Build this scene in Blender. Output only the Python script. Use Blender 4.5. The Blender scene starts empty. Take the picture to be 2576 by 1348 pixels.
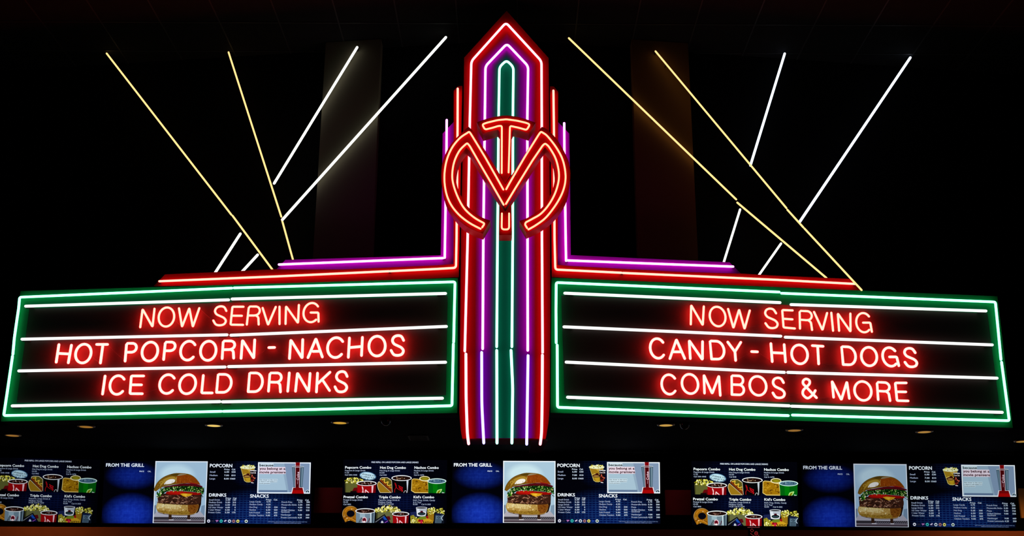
import bpy, bmesh, math, random
from mathutils import Vector, Matrix

SC = bpy.context.scene
COL = SC.collection
random.seed(7)

# ------------------------------------------------------------------ camera, world, exposure
F_PX, CX, CY = 2900.0, 1288.0, 674.0
PITCH, ROLL = math.radians(17.7), math.radians(0.25)
EYE = Vector((0.0, 0.0, 1.6))
_f = Vector((0, math.cos(PITCH), math.sin(PITCH)))
_r0 = Vector((1, 0, 0))
_u0 = Vector((0, -math.sin(PITCH), math.cos(PITCH)))
_r = _r0 * math.cos(ROLL) + _u0 * math.sin(ROLL)
_u = _u0 * math.cos(ROLL) - _r0 * math.sin(ROLL)
cam_data = bpy.data.cameras.new('camera')
cam_data.sensor_fit = 'HORIZONTAL'
cam_data.sensor_width = 36.0
cam_data.lens = 36.0 * F_PX / 2576.0
cam_data.clip_end = 200
cam = bpy.data.objects.new('camera', cam_data)
COL.objects.link(cam)
cam.matrix_world = Matrix(((_r.x, _u.x, -_f.x, EYE.x), (_r.y, _u.y, -_f.y, EYE.y), (_r.z, _u.z, -_f.z, EYE.z), (0, 0, 0, 1)))
SC.camera = cam

world = bpy.data.worlds.new('dark_hall')
SC.world = world
world.use_nodes = True
world.node_tree.nodes['Background'].inputs[0].default_value = (0.0, 0.0, 0.0, 1)
world.node_tree.nodes['Background'].inputs[1].default_value = 0.0
SC.view_settings.view_transform = 'Standard'
SC.view_settings.look = 'None'
SC.view_settings.gamma = 1.0
SC.view_settings.use_curve_mapping = False
SC.view_settings.exposure = 0.0

# warm recessed lamps: energy per downlight is set in DOWNLIGHTS below
# ------------------------------------------------------------------ where things stand
SLOPE = 0.13                 # the two marquee wings fall back from the tower by this much per metre
Z_CEIL, Z_SOFFIT = 7.59, 3.50
Y_TOWER, Y_EMBLEM = 10.0, 9.74
V_PANEL, V_RED, V_MAG, V_BEAM, V_WALL = 10.05, 10.10, 10.15, 10.60, 10.86
Y_MENU, Y_BACK = 12.55, 12.78


def ray(p):
    return _f * F_PX + _r * (p[0] - CX) + _u * (CY - p[1])


def onY(p, Y):
    d = ray(p)
    return EYE + d * ((Y - EYE.y) / d.y)


def onZ(p, Z):
    d = ray(p)
    return EYE + d * ((Z - EYE.z) / d.z)


def onV(p, s, Y0):           # wing plane  Y = Y0 + SLOPE*|x|  on side s
    d = ray(p)
    n = Vector((-SLOPE * s, 1, 0))
    return EYE + d * ((Y0 - EYE.dot(n)) / d.dot(n))


# ------------------------------------------------------------------ materials
def srgb(c):
    out = []
    for v in c:
        v = v / 255.0
        out.append(v / 12.92 if v <= 0.04045 else ((v + 0.055) / 1.055) ** 2.4)
    return tuple(out)


MATS = {}


def paint(name, col, rough=0.55, spec=0.3, metal=0.0, noise=0.0, coat=0.0):
    if name in MATS:
        return MATS[name]
    m = bpy.data.materials.new(name)
    m.use_nodes = True
    nt = m.node_tree
    b = nt.nodes['Principled BSDF']
    b.inputs['Base Color'].default_value = (*col, 1)
    b.inputs['Roughness'].default_value = rough
    b.inputs['Specular IOR Level'].default_value = spec
    b.inputs['Metallic'].default_value = metal
    b.inputs['Coat Weight'].default_value = coat
    if noise:
        tc = nt.nodes.new('ShaderNodeTexCoord')
        nz = nt.nodes.new('ShaderNodeTexNoise')
        nz.inputs['Scale'].default_value = 9.0
        nz.inputs['Detail'].default_value = 5.0
        rp = nt.nodes.new('ShaderNodeValToRGB')
        rp.color_ramp.elements[0].color = (*[c * (1 - noise) for c in col], 1)
        rp.color_ramp.elements[1].color = (*[min(1, c * (1 + noise)) for c in col], 1)
        nt.links.new(tc.outputs['Object'], nz.inputs['Vector'])
        nt.links.new(nz.outputs['Fac'], rp.inputs['Fac'])
        nt.links.new(rp.outputs['Color'], b.inputs['Base Color'])
    MATS[name] = m
    return m


def glow(name, col, sample='FRONT'):
    if name in MATS:
        return MATS[name]
    m = bpy.data.materials.new(name)
    m.use_nodes = True
    nt = m.node_tree
    nt.nodes.clear()
    o = nt.nodes.new('ShaderNodeOutputMaterial')
    e = nt.nodes.new('ShaderNodeEmission')
    s = max(col)
    e.inputs['Color'].default_value = (*[c / s for c in col], 1)
    e.inputs['Strength'].default_value = s
    nt.links.new(e.outputs[0], o.inputs[0])
    m.cycles.emission_sampling = sample
    MATS[name] = m
    return m


def screen_colour(c):        # a lit colour on a display; each display has its own brightness (object colour)
    name = 'screen_%02x%02x%02x' % tuple(int(v) for v in c)
    if name in MATS:
        return MATS[name]
    m = bpy.data.materials.new(name)
    m.use_nodes = True
    nt = m.node_tree
    nt.nodes.clear()
    o = nt.nodes.new('ShaderNodeOutputMaterial')
    e = nt.nodes.new('ShaderNodeEmission')
    oi = nt.nodes.new('ShaderNodeObjectInfo')
    mx = nt.nodes.new('ShaderNodeMix')
    mx.data_type = 'RGBA'
    mx.blend_type = 'MULTIPLY'
    mx.inputs[0].default_value = 1.0
    mx.inputs[6].default_value = (*srgb(c), 1)
    nt.links.new(oi.outputs['Color'], mx.inputs[7])
    nt.links.new(mx.outputs[2], e.inputs['Color'])
    nt.links.new(e.outputs[0], o.inputs[0])
    m.cycles.emission_sampling = 'NONE'
    MATS[name] = m
    return m


C_RED, C_PURPLE, C_TEAL = (0.29, 0.001, 0.004), (0.30, 0.001, 0.29), (0.001, 0.11, 0.07)
RED = paint('red_enamel', C_RED, 0.6, 0.06)
EMBLEM_RED = paint('emblem_red_enamel', (0.25, 0.001, 0.004), 0.6, 0.06)
PURPLE = paint('purple_enamel', C_PURPLE, 0.6, 0.06)
TEAL = paint('teal_enamel', C_TEAL, 0.6, 0.06)
GREEN = paint('green_enamel', (0.001, 0.085, 0.036), 0.6, 0.06)
BLACK = paint('black_panel', (0.034, 0.026, 0.025), 0.8, 0.04)
SHELL = paint('black_shell', (0.004, 0.004, 0.004), 0.8, 0.05)
GLASS_DARK = paint('black_out_glass', (0.01, 0.01, 0.01), 0.25, 0.5)
WIRE = paint('dark_wire', (0.02, 0.01, 0.01), 0.5, 0.3)
STEEL = paint('dark_steel', (0.06, 0.06, 0.065), 0.4, 0.4, 0.6)

N_LETTER = glow('neon_red_letters', (50, 0.97, 0.86))
N_LETTER2 = glow('neon_red_letters_soft', (52, 0.92, 0.70))
N_WHITE = glow('neon_white', (1.15, 1.2, 1.15))
N_GREEN = glow('neon_green', (0.85, 6.0, 2.5))
N_ROSE = glow('neon_rose', (6.0, 0.97, 1.15))
N_MAG = glow('neon_magenta', (3.2, 0.93, 3.4))
N_VIOLET = glow('neon_violet', (1.05, 0.93, 3.4))
N_TEAL = glow('neon_teal', (0.92, 3.0, 2.2))
N_RED = glow('neon_ledge_red', (7.5, 0.87, 0.66))
N_MAG2 = glow('neon_ledge_magenta', (4.6, 0.92, 4.8))
N_CREAM = glow('neon_emblem', (6.8, 0.82, 0.46))
N_YELLOW = glow('neon_yellow', (1.45, 0.92, 0.34))
N_BEAM = glow('neon_beam_white', (1.7, 1.75, 1.6))
N_BEAM_B = glow('neon_beam_cool_white', (1.5, 1.7, 2.1))


# ------------------------------------------------------------------ mesh building
class MB:
    def __init__(self):
        self.v, self.f, self.m = [], [], []
        self.mats = []

    def slot(self, mat):
        if mat not in self.mats:
            self.mats.append(mat)
        return self.mats.index(mat)

    def add(self, verts, faces, mat=None):
        o = len(self.v)
        self.v += [Vector(p) for p in verts]
        k = self.slot(mat) if mat else 0
        for f in faces:
            self.f.append([i + o for i in f])
            self.m.append(k)

    def box(self, a, b, mat=None):
        x0, y0, z0 = a
        x1, y1, z1 = b
        v = [(x0, y0, z0), (x1, y0, z0), (x1, y1, z0), (x0, y1, z0), (x0, y0, z1), (x1, y0, z1), (x1, y1, z1), (x0, y1, z1)]
        self.add(v, [(0, 3, 2, 1), (4, 5, 6, 7), (0, 1, 5, 4), (1, 2, 6, 5), (2, 3, 7, 6), (3, 0, 4, 7)], mat)

    def prism(self, pts, off, mat=None):
        pts = [Vector(p) for p in pts]
        n = len(pts)
        back = [p + Vector(off) for p in pts]
        f = [list(range(n)), list(range(2 * n - 1, n - 1, -1))]
        for i in range(n):
            j = (i + 1) % n
            f.append([i, i + n, j + n, j])
        self.add(pts + back, f, mat)

    def tube(self, pts, r, seg=12, closed=False, mat=None, caps=True):
        pts = [Vector(p) for p in pts]
        n = len(pts)
        ring, tang = [], []
        for i in range(n):
            if closed:
                t = (pts[(i + 1) % n] - pts[i - 1])
            elif i == 0:
                t = pts[1] - pts[0]
            elif i == n - 1:
                t = pts[-1] - pts[-2]
            else:
                t = (pts[i + 1] - pts[i]).normalized() + (pts[i] - pts[i - 1]).normalized()
            if t.length < 1e-9:
                t = pts[min(i + 1, n - 1)] - pts[max(i - 1, 0)]
            tang.append(t.normalized())
        a = Vector((0, -1, 0.01))
        a = (a - tang[0] * a.dot(tang[0])).normalized()
        frames = []
        for i in range(n):
            a = (a - tang[i] * a.dot(tang[i]))
            if a.length < 1e-6:
                a = tang[i].orthogonal()
            a.normalize()
            b = tang[i].cross(a)
            frames.append((a.copy(), b))
        rings = []
        if not closed and caps:
            for k in (0.35, 0.75):
                rings.append((pts[0] - tang[0] * r * math.sqrt(1 - k * k), frames[0], r * k))
        for i in range(n):
            rings.append((pts[i], frames[i], r))
        if not closed and caps:
            for k in (0.75, 0.35):
                rings.append((pts[-1] + tang[-1] * r * math.sqrt(1 - k * k), frames[-1], r * k))
        v, f = [], []
        for c, (a, b), rr in rings:
            for k in range(seg):
                w = 2 * math.pi * k / seg
                v.append(c + a * (rr * math.cos(w)) + b * (rr * math.sin(w)))
        m = len(rings)
        for i in range(m if closed else m - 1):
            j = (i + 1) % m
            for k in range(seg):
                l = (k + 1) % seg
                f.append([i * seg + k, i * seg + l, j * seg + l, j * seg + k])
        if not closed:
            f.append([k for k in range(seg - 1, -1, -1)])
            f.append([(m - 1) * seg + k for k in range(seg)])
        self.add(v, f, mat)

    def lathe(self, prof, centre, seg=24, mat=None, axis=(0, 0, 1)):
        centre = Vector(centre)
        q = Vector((0, 0, 1)).rotation_difference(Vector(axis))
        v, f = [], []
        for r, z in prof:
            for k in range(seg):
                w = 2 * math.pi * k / seg
                v.append(centre + q @ Vector((r * math.cos(w), r * math.sin(w), z)))
        for i in range(len(prof) - 1):
            for k in range(seg):
                l = (k + 1) % seg
                f.append([i * seg + k, i * seg + l, (i + 1) * seg + l, (i + 1) * seg + k])
        self.add(v, f, mat)

    def build(self, name, mat=None, parent=None, origin=None, smooth=False):
        org = Vector(origin) if origin is not None else (parent_origin(parent) if parent else Vector((0, 0, 0)))
        me = bpy.data.meshes.new(name)
        me.from_pydata([tuple(p - org) for p in self.v], [], self.f)
        mats = self.mats or [mat]
        for m in mats:
            me.materials.append(m)
        if len(mats) > 1:
            me.polygons.foreach_set('material_index', self.m)
        bm = bmesh.new()
        bm.from_mesh(me)
        if not getattr(self, 'flat', False):
            bmesh.ops.recalc_face_normals(bm, faces=bm.faces)
        bm.to_mesh(me)
        bm.free()
        if smooth:
            me.polygons.foreach_set('use_smooth', [len(p.vertices) == 4 for p in me.polygons])
        me.update()
        o = bpy.data.objects.new(name, me)
        COL.objects.link(o)
        if parent:
            o.parent = parent
        elif origin is not None:
            o.location = org
        return o


ORIG = {}


def parent_origin(p):
    while p.parent:
        p = p.parent
    return ORIG.get(p.name, Vector((0, 0, 0)))


def tag(o, label=None, cat=None, group=None, kind=None):
    if label:
        o['label'] = label
    if cat:
        o['category'] = cat
    if group:
        o['group'] = group
    if kind:
        o['kind'] = kind
    return o


def thing(name, label, cat, loc, group=None):
    o = bpy.data.objects.new(name, None)
    o.empty_display_size = 0.1
    COL.objects.link(o)
    o.location = loc
    ORIG[o.name] = Vector(loc)
    return tag(o, label, cat, group)


def structure(name, mb, mat):
    return tag(mb.build(name, mat), kind='structure')


def copy_tree(o, parent=None):
    c = o.copy()
    COL.objects.link(c)
    if parent:
        c.parent = parent
    for ch in list(o.children):
        copy_tree(ch, c)
    return c


# ------------------------------------------------------------------ 2-D helpers (photo pixels)
def catmull(p, n=5, closed=False):
    out = []
    m = len(p)
    for i in range(m if closed else m - 1):
        if closed:
            a, b, c, d = p[i - 1], p[i], p[(i + 1) % m], p[(i + 2) % m]
        else:
            a, b, c, d = p[max(i - 1, 0)], p[i], p[i + 1], p[min(i + 2, m - 1)]
        for k in range(n):
            t = k / n
            out.append(tuple(0.5 * ((2 * b[j]) + (-a[j] + c[j]) * t + (2 * a[j] - 5 * b[j] + 4 * c[j] - d[j]) * t * t
                                    + (-a[j] + 3 * b[j] - 3 * c[j] + d[j]) * t ** 3) for j in range(2)))
    if not closed:
        out.append(tuple(p[-1]))
    return out


def fillet(p, r, n=5):
    out = [tuple(p[0])]
    for i in range(1, len(p) - 1):
        a, b, c = Vector(p[i - 1]), Vector(p[i]), Vector(p[i + 1])
        da, dc = (a - b), (c - b)
        ra = min(r, da.length * 0.45)
        rc = min(r, dc.length * 0.45)
        s, e = b + da.normalized() * ra, b + dc.normalized() * rc
        for k in range(n + 1):
            t = k / n
            q = s * (1 - t) ** 2 + b * 2 * t * (1 - t) + e * t * t
            out.append(tuple(q))
    out.append(tuple(p[-1]))
    return out


# ================================================================== THE ROOM
mb = MB()
mb.box((-9, 6.5, Z_CEIL), (9, 13.2, Z_CEIL + 0.1))
structure('ceiling', mb, paint('black_ceiling_tile', (0.012, 0.012, 0.0125), 0.9, 0.02, noise=0.3))
mb = MB()
for k in range(-14, 15):
    x = 0.04 + 0.61 * k
    mb.box((x - 0.007, 6.6, Z_CEIL - 0.006), (x + 0.007, 12.2, Z_CEIL))
for k in range(0, 9):
    y = 10.51 + 0.61 * (k - 6)
    mb.box((-8.8, y - 0.008, Z_CEIL - 0.007), (8.8, y + 0.008, Z_CEIL))
structure('trim_1', mb, paint('ceiling_grid_bar', (0.024, 0.024, 0.025), 0.6, 0.15))

for s, nm in ((-1, 'wall_left'), (1, 'wall_right')):
    mb = MB()
    x0, x1 = 0.0, 8.5 * s
    mb.prism([(x0, V_WALL, 3.62), (x1, V_WALL + 8.5 * SLOPE, 3.62), (x1, V_WALL + 8.5 * SLOPE, Z_CEIL), (x0, V_WALL, Z_CEIL)], (0, 0.12, 0))
    structure(nm, mb, paint('black_wall', (0.004, 0.004, 0.0045), 0.9, 0.02))
# flat pilasters behind the beams
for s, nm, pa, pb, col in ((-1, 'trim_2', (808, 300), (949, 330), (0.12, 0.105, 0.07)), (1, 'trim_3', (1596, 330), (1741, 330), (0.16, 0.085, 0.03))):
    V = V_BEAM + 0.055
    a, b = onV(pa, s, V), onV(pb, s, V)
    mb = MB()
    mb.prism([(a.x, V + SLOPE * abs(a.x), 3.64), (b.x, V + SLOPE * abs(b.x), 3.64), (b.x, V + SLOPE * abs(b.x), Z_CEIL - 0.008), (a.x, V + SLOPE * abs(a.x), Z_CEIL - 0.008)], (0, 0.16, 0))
    structure(nm, mb, paint('pilaster_colour_' + nm, col, 0.75, 0.1))  # right pilaster's orange is the yellow tube's glow put into its colour
# soffit over the counter
mb = MB()
mb.prism([(0, 10.34, Z_SOFFIT), (-8.5, 10.34 + 8.5 * SLOPE, Z_SOFFIT), (-8.5, 13.2, Z_SOFFIT), (8.5, 13.2, Z_SOFFIT), (8.5, 10.34 + 8.5 * SLOPE, Z_SOFFIT)], (0, 0, 0.1))
structure('trim_4', mb, paint('black_soffit', (0.003, 0.003, 0.003), 0.9, 0.02))
# menu wall: black bulkhead above, red-brown wall below
Z_BULK = 2.68
mb = MB()
mb.box((-8.5, Y_BACK, Z_BULK), (8.5, Y_BACK + 0.3, Z_SOFFIT))
structure('trim_5', mb, paint('black_bulkhead', (0.003, 0.003, 0.003), 0.9, 0.02))
mb = MB()
mb.box((-8.5, 12.45, 0.0), (8.5, Y_BACK + 0.2, Z_BULK - 0.0005))
structure('wall_back', mb, paint('rust_red_wall', (0.20, 0.045, 0.016), 0.75, 0.1, noise=0.15))


# ================================================================== THE CENTRE TOWER
loc = onY((1271, 1102), Y_TOWER)
tower = thing('neon_tower', 'tall pointed red, purple and teal neon tower between the two green marquee panels', 'sign tower', loc)
out = ([(1274.5, 27), (1380, 146), (1381.5, 300), (1384, 600), (1384.5, 800), (1383, 1015)] +
       catmull([(1383, 1015), (1380, 1060), (1372.8, 1103.5)], 4)[1:] + [(1163, 1103)] +
       catmull([(1163, 1103), (1159, 1080), (1155.5, 1036)], 4)[1:] + [(1157, 890), (1159.5, 600), (1166, 300), (1167.5, 145)])
mb = MB()
mb.prism([onY(p, Y_TOWER) for p in out], (0, 0.33, 0))
mb.build('tower_body', RED, tower)


def plate(path, d0, d1, ca, cb, cm, y0, name, label):
    # painted plate whose rim steps from one colour into the next
    m = MB()
    n = 5
    for i in range(n + 1):
        k = i / n
        d = d0 + (d1 - d0) * k
        c = tuple((ca[j] * (1 - k) + cm[j] * k) if False else ((1 - k) ** 2 * ca[j] + 2 * k * (1 - k) * cm[j] + k * k * cb[j]) for j in range(3))
        pts = []
        for x, y, ex, ey in path:
            pts.append((x + ex * d, y + ey * d))
        Y = y0 - 0.0006 * (i + 1)
        m.prism([onY(q, Y) for q in pts], (0, 0.0005, 0), paint('%s_step_%d' % (name, i), c, 0.6, 0.06))
    return m.build(name, None, tower)


T2P = [(1214.2, 1102.3, -1, 0), (1214.2, 880, -1, 0), (1215.8, 600, -1, 0), (1219.6, 300, -1, 0), (1221.2, 166.4, -1, -.4), (1275.2, 110, 0, -1.4), (1328.6, 166.4, 1, -.4), (1326.5, 298, 1, 0), (1327.1, 600, 1, 0), (1327.6, 880, 1, 0), (1327.6, 1102.3, 1, 0)]
T3P = [(1249.8, 1101.8, -1, 0), (1249.5, 880, -1, 0), (1251.5, 600, -1, 0), (1254.4, 292, -1, 0), (1256.3, 168.5, -1, -.4), (1274.2, 151.5, 0, -1.4), (1291.6, 168.5, 1, -.4), (1290.2, 292, 1, 0), (1289.8, 600, 1, 0), (1287.7, 880, 1, 0), (1287.7, 1101.8, 1, 0)]
plate(T2P, 21, 10, C_RED, C_PURPLE, (0.27, 0.001, 0.09), Y_TOWER, 'purple_plate', None)
plate(T3P, 21, 5, C_PURPLE, C_TEAL, (0.03, 0.012, 0.07), Y_TOWER - 0.004, 'teal_plate', None)

H = 0.038


def tower_tube(pts, r, mat, rad=7, d=H):
    m = MB()
    m.tube([onY(p, Y_TOWER - d) for p in fillet(pts, rad)], r, 12)
    return m.build('neon_tube', mat, tower, smooth=True)


tower_tube([(1169.3, 883), (1176.4, 600), (1182, 300), (1185.7, 154), (1272.8, 57), (1362.2, 154), (1362.8, 300), (1363.3, 600), (1365, 887)], 0.0112, N_ROSE, 9)
tower_tube([(1214.2, 877), (1215.8, 600), (1219.6, 300), (1221.2, 166.4), (1275.2, 110), (1328.6, 166.4), (1326.5, 298), (1327.1, 600), (1327.6, 881)], 0.0115, N_MAG, 9)
tower_tube([(1249.5, 872), (1251.5, 600), (1254.4, 292), (1256.3, 168.5), (1274.2, 151.5), (1291.6, 168.5), (1290.2, 292), (1289.8, 600), (1287.7, 872)], 0.0115, N_TEAL, 9, 0.045)
low = [([(1172, 890), (1172.5, 1000), (1175.5, 1090), (1178.9, 1116)], N_ROSE), ([(1211.7, 886), (1212, 1015), (1217, 1114)], N_VIOLET), ([(1249.6, 881), (1250.3, 1114)], N_TEAL),
       ([(1285.6, 881), (1289.8, 974), (1287.7, 1114)], N_TEAL), ([(1328.4, 894), (1325, 1117)], N_VIOLET), ([(1364.5, 893), (1364, 1000), (1362.5, 1090), (1359, 1117)], N_ROSE)]
for pts, mat in low:
    tower_tube(pts, 0.0122, mat, 20)
    a = pts[0]
    m = MB()
    m.tube([onY((a[0] + 1, a[1] - 3), Y_TOWER - 0.04), onY((a[0] + 2, a[1] - 2), Y_TOWER - 0.004)], 0.007, 8)
    m.build('electrode', GLASS_DARK, tower)
# support bracket seen under the right-hand foot
m = MB()
a = [(1337, 1106), (1378, 1108), (1361, 1138), (1331, 1140)]
m.prism([onY(a[0], 10.08), onY(a[1], 10.08), onY(a[2], 10.3), onY(a[3], 10.3)], (0, 0.03, 0.015))
m.build('support_bracket', paint('bracket_steel', (0.10, 0.06, 0.075), 0.5, 0.3), tower)
# a loose lead between two tube ends
m = MB()
m.tube([onY(p, Y_TOWER - 0.03) for p in catmull([(1217, 1110), (1226, 1113.5), (1237, 1114), (1249, 1110)], 4)], 0.0018, 6)
m.build('lead_wire', WIRE, tower)

# ================================================================== THE EMBLEM IN FRONT OF THE TOWER
loc = onY((1271, 591), Y_EMBLEM)
emb = thing('neon_emblem', 'round red channel letter emblem with letters M and T fixed on the neon tower', 'emblem sign', loc)
arcLo = catmull([(1214.8, 587.6), (1193.5, 579.5), (1166.8, 564.9), (1144, 540.8), (1124, 511.5), (1113.4, 478), (1110, 444), (1113.8, 406), (1130.7, 368), (1153.4, 341.4), (1178.8, 318.7)], 4)
arcRo = catmull([(1362.8, 318.7), (1377.5, 326.7), (1400, 349.4), (1421.6, 385.5), (1432.2, 413.5), (1434.6, 445), (1429.6, 483.4), (1416.2, 512.8), (1393.5, 542.2), (1366.8, 563.5), (1345, 576), (1324, 585.5)], 4)
arcRi = catmull([(1306.7, 555.5), (1324, 549), (1345, 537), (1365.5, 520), (1380, 499.4), (1391, 474), (1397, 440), (1393.5, 406.8), (1383, 384), (1370.8, 369.5)], 4)
arcLi = catmull([(1172.8, 370.8), (1158.8, 390.8), (1149.4, 413.5), (1146, 443), (1152, 474), (1166.8, 504.8), (1182.8, 526), (1207, 544), (1233.5, 554.8)], 4)
Mo = arcLo + [(1187, 326), (1220.8, 378.8), (1249.5, 425.5), (1271, 463), (1297.4, 425.5), (1330.8, 370.8), (1354, 331)] + arcRo + arcRi + \
    [(1361.5, 381.5), (1309, 466), (1271, 525), (1233, 466), (1181.5, 378.8)] + arcLi
m = MB()
m.prism([onY(p, Y_EMBLEM) for p in Mo], (0, 0.17, 0))
bodyM = m.build('letter_body', EMBLEM_RED, emb)
bodyM['label'] = 'red channel letter M with round outer strokes'
To = catmull([(1199.5, 307.4), (1220.2, 300), (1246, 293.5), (1274, 290.5), (1300, 293.5), (1324, 300), (1347.5, 308.7)], 3) + \
    [(1330, 335.4), (1305.4, 327), (1291, 324.7), (1287.4, 332), (1286, 437), (1271, 461.5), (1257.4, 437), (1257, 332), (1252, 325.5), (1214.8, 336)]
m = MB()
m.prism([onY(p, Y_EMBLEM) for p in To], (0, 0.17, 0))
bodyT = m.build('letter_body', EMBLEM_RED, emb)
bodyT['label'] = 'red channel letter T with arched top bar'
m = MB()
m.prism([onY(p, Y_EMBLEM + 0.01) for p in [(1257, 512), (1271, 532), (1286.5, 510), (1288, 584), (1287, 591), (1255.5, 591), (1256, 560)]], (0, 0.16, 0))
bodyF = m.build('letter_body', EMBLEM_RED, emb)
bodyF['label'] = 'short red channel foot of the T'


def emblem_tube(pts, body=None):
    m = MB()
    m.tube([onY(p, Y_EMBLEM - 0.024) for p in pts], 0.0082, 10)
    return m.build('neon_tube', N_CREAM, body or bodyM, smooth=True)


lo = catmull([(1208.8, 575.5), (1180, 560), (1153.4, 538.8), (1133.4, 512.8), (1122, 483.4), (1117.8, 446), (1122.7, 406.8), (1136, 373.5), (1156, 348), (1176, 334)], 4)
emblem_tube(fillet(lo + [(1180.5, 331), (1186, 339), (1220, 394.8), (1246.5, 441.5), (1266.2, 476.7)], 3, 3))
ro = catmull([(1366, 334), (1377.5, 342.8), (1400, 372), (1416.2, 404), (1422.8, 443), (1417.6, 476.7), (1401.5, 510), (1374.8, 545.5), (1350, 565), (1329.4, 577)], 4)
emblem_tube(fillet([(1273.4, 476), (1282.7, 459), (1320, 394.8), (1356, 337.4), (1361, 331)] + ro, 3, 3))
li = catmull([(1218, 561.5), (1193.5, 547.5), (1169.4, 526), (1153.4, 499.4), (1141.4, 467.4), (1137.5, 440), (1142.7, 406.8), (1156, 378.8), (1172, 362.5)], 4)
emblem_tube(fillet([(1212.8, 572), (1217.8, 564.5)] + li + [(1175.5, 360), (1181.5, 366.8), (1206.8, 410.9), (1234.9, 458.9), (1266.9, 514.8)], 3, 3))
ri = catmull([(1374.5, 363), (1382.8, 372), (1398.9, 401.5), (1406.4, 442), (1398.9, 479.4), (1382.8, 511.5), (1361.5, 536.8), (1340, 550), (1323, 559)], 4)
emblem_tube(fillet([(1272.7, 512.8), (1296, 474), (1340, 402.8), (1365.5, 365.5), (1371, 361)] + ri + [(1320.5, 564.5), (1326, 573.5)], 3, 3))
emblem_tube(fillet([(1262.2, 435), (1262.5, 316.5), (1254, 316.7), (1238.9, 321.4), (1220, 326), (1213, 313), (1224.2, 308.7), (1252, 302), (1274, 300), (1300, 303.4), (1324, 309), (1333, 313), (1325, 327), (1305.4, 321.4), (1282.9, 316.5), (1279.4, 433.6)], 5), bodyT)
emblem_tube(fillet([(1262.6, 537), (1262, 577), (1280.7, 577), (1280.7, 537)], 7), bodyF)
for p in [(1150, 500), (1395, 500), (1180, 345), (1362, 345), (1271, 555)]:
    m = MB()
    a = onY(p, Y_EMBLEM + 0.168)
    m.tube([a, Vector((a.x, Y_TOWER - 0.0095 if 1160 < p[0] < 1384 else Y_TOWER + 0.09, a.z))], 0.012, 8)
    m.build('mounting_post', STEEL, emb)
# glass clips
for p in [(1219, 561), (1347, 543), (1133, 372), (1422, 444), (1143, 412), (1330, 420), (1246, 442), (1296, 440), (1300, 478), (1262, 400), (1280, 400), (1262.5, 547), (1280.7, 548)]:
    m = MB()
    a = onY((p[0], p[1] + 3), Y_EMBLEM)
    m.tube([a + Vector((0, -0.012, 0)), a], 0.0045, 6)
    m.build('tube_clip', GLASS_DARK, bodyT if p[1] == 400 else bodyF if p[1] > 546 and 1255 < p[0] < 1290 else bodyM)


# ================================================================== STEPPED LEDGES (red in front, magenta behind)
def ledge(side, col, poly, tubes, Y0, depth, mat, neon, r, label, rad=7):
    base = onV(poly[0], side, Y0)
    t = thing('neon_ledge', label, 'sign trim', base)
    m = MB()
    m.prism([onV(p, side, Y0) for p in poly], (0, depth, 0))
    m.build('fascia', mat, t)
    for tp in tubes:
        m = MB()
        m.tube([onV(p, side, Y0 - 0.035) for p in fillet(tp, rad)], r, 12)
        nt_ = m.build('neon_tube', neon, t, smooth=True)
        for p in (tp[0], tp[-1]):
            e = onV((p[0], p[1] + 1.5), side, Y0 - 0.03)
            m = MB()
            m.tube([e, e + Vector((0, 0.028, 0))], 0.006, 8)
            m.build('electrode', GLASS_DARK, nt_)
    return t


ledge(-1, 'red', [(386, 720), (415, 690), (560, 683.5), (692, 677), (860, 677.5), (1100, 667), (1140.7, 664), (1141, 450), (1141.5, 228), (1152, 216.5), (1163, 216), (1161, 300), (1156, 600), (1154, 697), (1000, 704.3), (590, 716.8)],
      [[(401, 707.3), (700, 695), (978.5, 682)], [(981.5, 682), (1100, 676.3), (1147, 673.5), (1148.6, 600), (1151, 330), (1151.4, 223)]],
      V_RED, 0.045, RED, N_RED, 0.0105, 'red stepped neon ledge above the popcorn panel, climbing the tower\'s left side')
ledge(1, 'red', [(2172, 731.5), (2140, 701.4), (1960, 693.6), (1864, 688), (1700, 683), (1440, 669), (1402.7, 666), (1403.8, 450), (1404, 231), (1393, 217), (1383.5, 217), (1385, 300), (1387.5, 600), (1388, 697), (1560, 706), (1960, 722.8)],
      [[(1566.7, 686.4), (1960, 704), (2150, 714)], [(1563, 686), (1440, 680), (1397, 678), (1395, 600), (1393.5, 330), (1392.2, 228)]],
      V_RED, 0.045, RED, N_RED, 0.0105, 'red stepped neon ledge above the candy panel, climbing the tower\'s right side')
ledge(-1, 'magenta', [(691, 682), (718, 653.5), (900, 648), (1108.6, 642), (1112, 450), (1113.6, 336), (1141, 307), (1160, 306), (1155, 640), (1150, 672), (900, 688)],
      [[(702, 665.3), (900, 657.5), (1114.6, 649)], [(1118.7, 648), (1119.5, 600), (1123, 400), (1123.8, 302)]],
      V_MAG, 0.25, PURPLE, N_MAG2, 0.0112, 'magenta neon ledge behind the left red ledge, with upright fin')
ledge(1, 'magenta', [(1866, 690), (1835, 659.5), (1640, 651), (1436, 641.5), (1434, 450), (1432, 336), (1405, 308), (1384, 306), (1389, 640), (1393, 672), (1640, 690)],
      [[(1427.5, 655), (1640, 663), (1844, 670.5)], [(1424, 655.7), (1423, 600), (1420, 400), (1419.3, 310)]],
      V_MAG, 0.25, PURPLE, N_MAG2, 0.0112, 'magenta neon ledge behind the right red ledge, with upright fin')


# ================================================================== NEON LETTERS
def arc(cx, cy, rx, ry, a0, a1, n=10):
    return [(cx + rx * math.cos(math.radians(a0 + (a1 - a0) * k / n)), cy + ry * math.sin(math.radians(a0 + (a1 - a0) * k / n))) for k in range(n + 1)]


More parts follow.
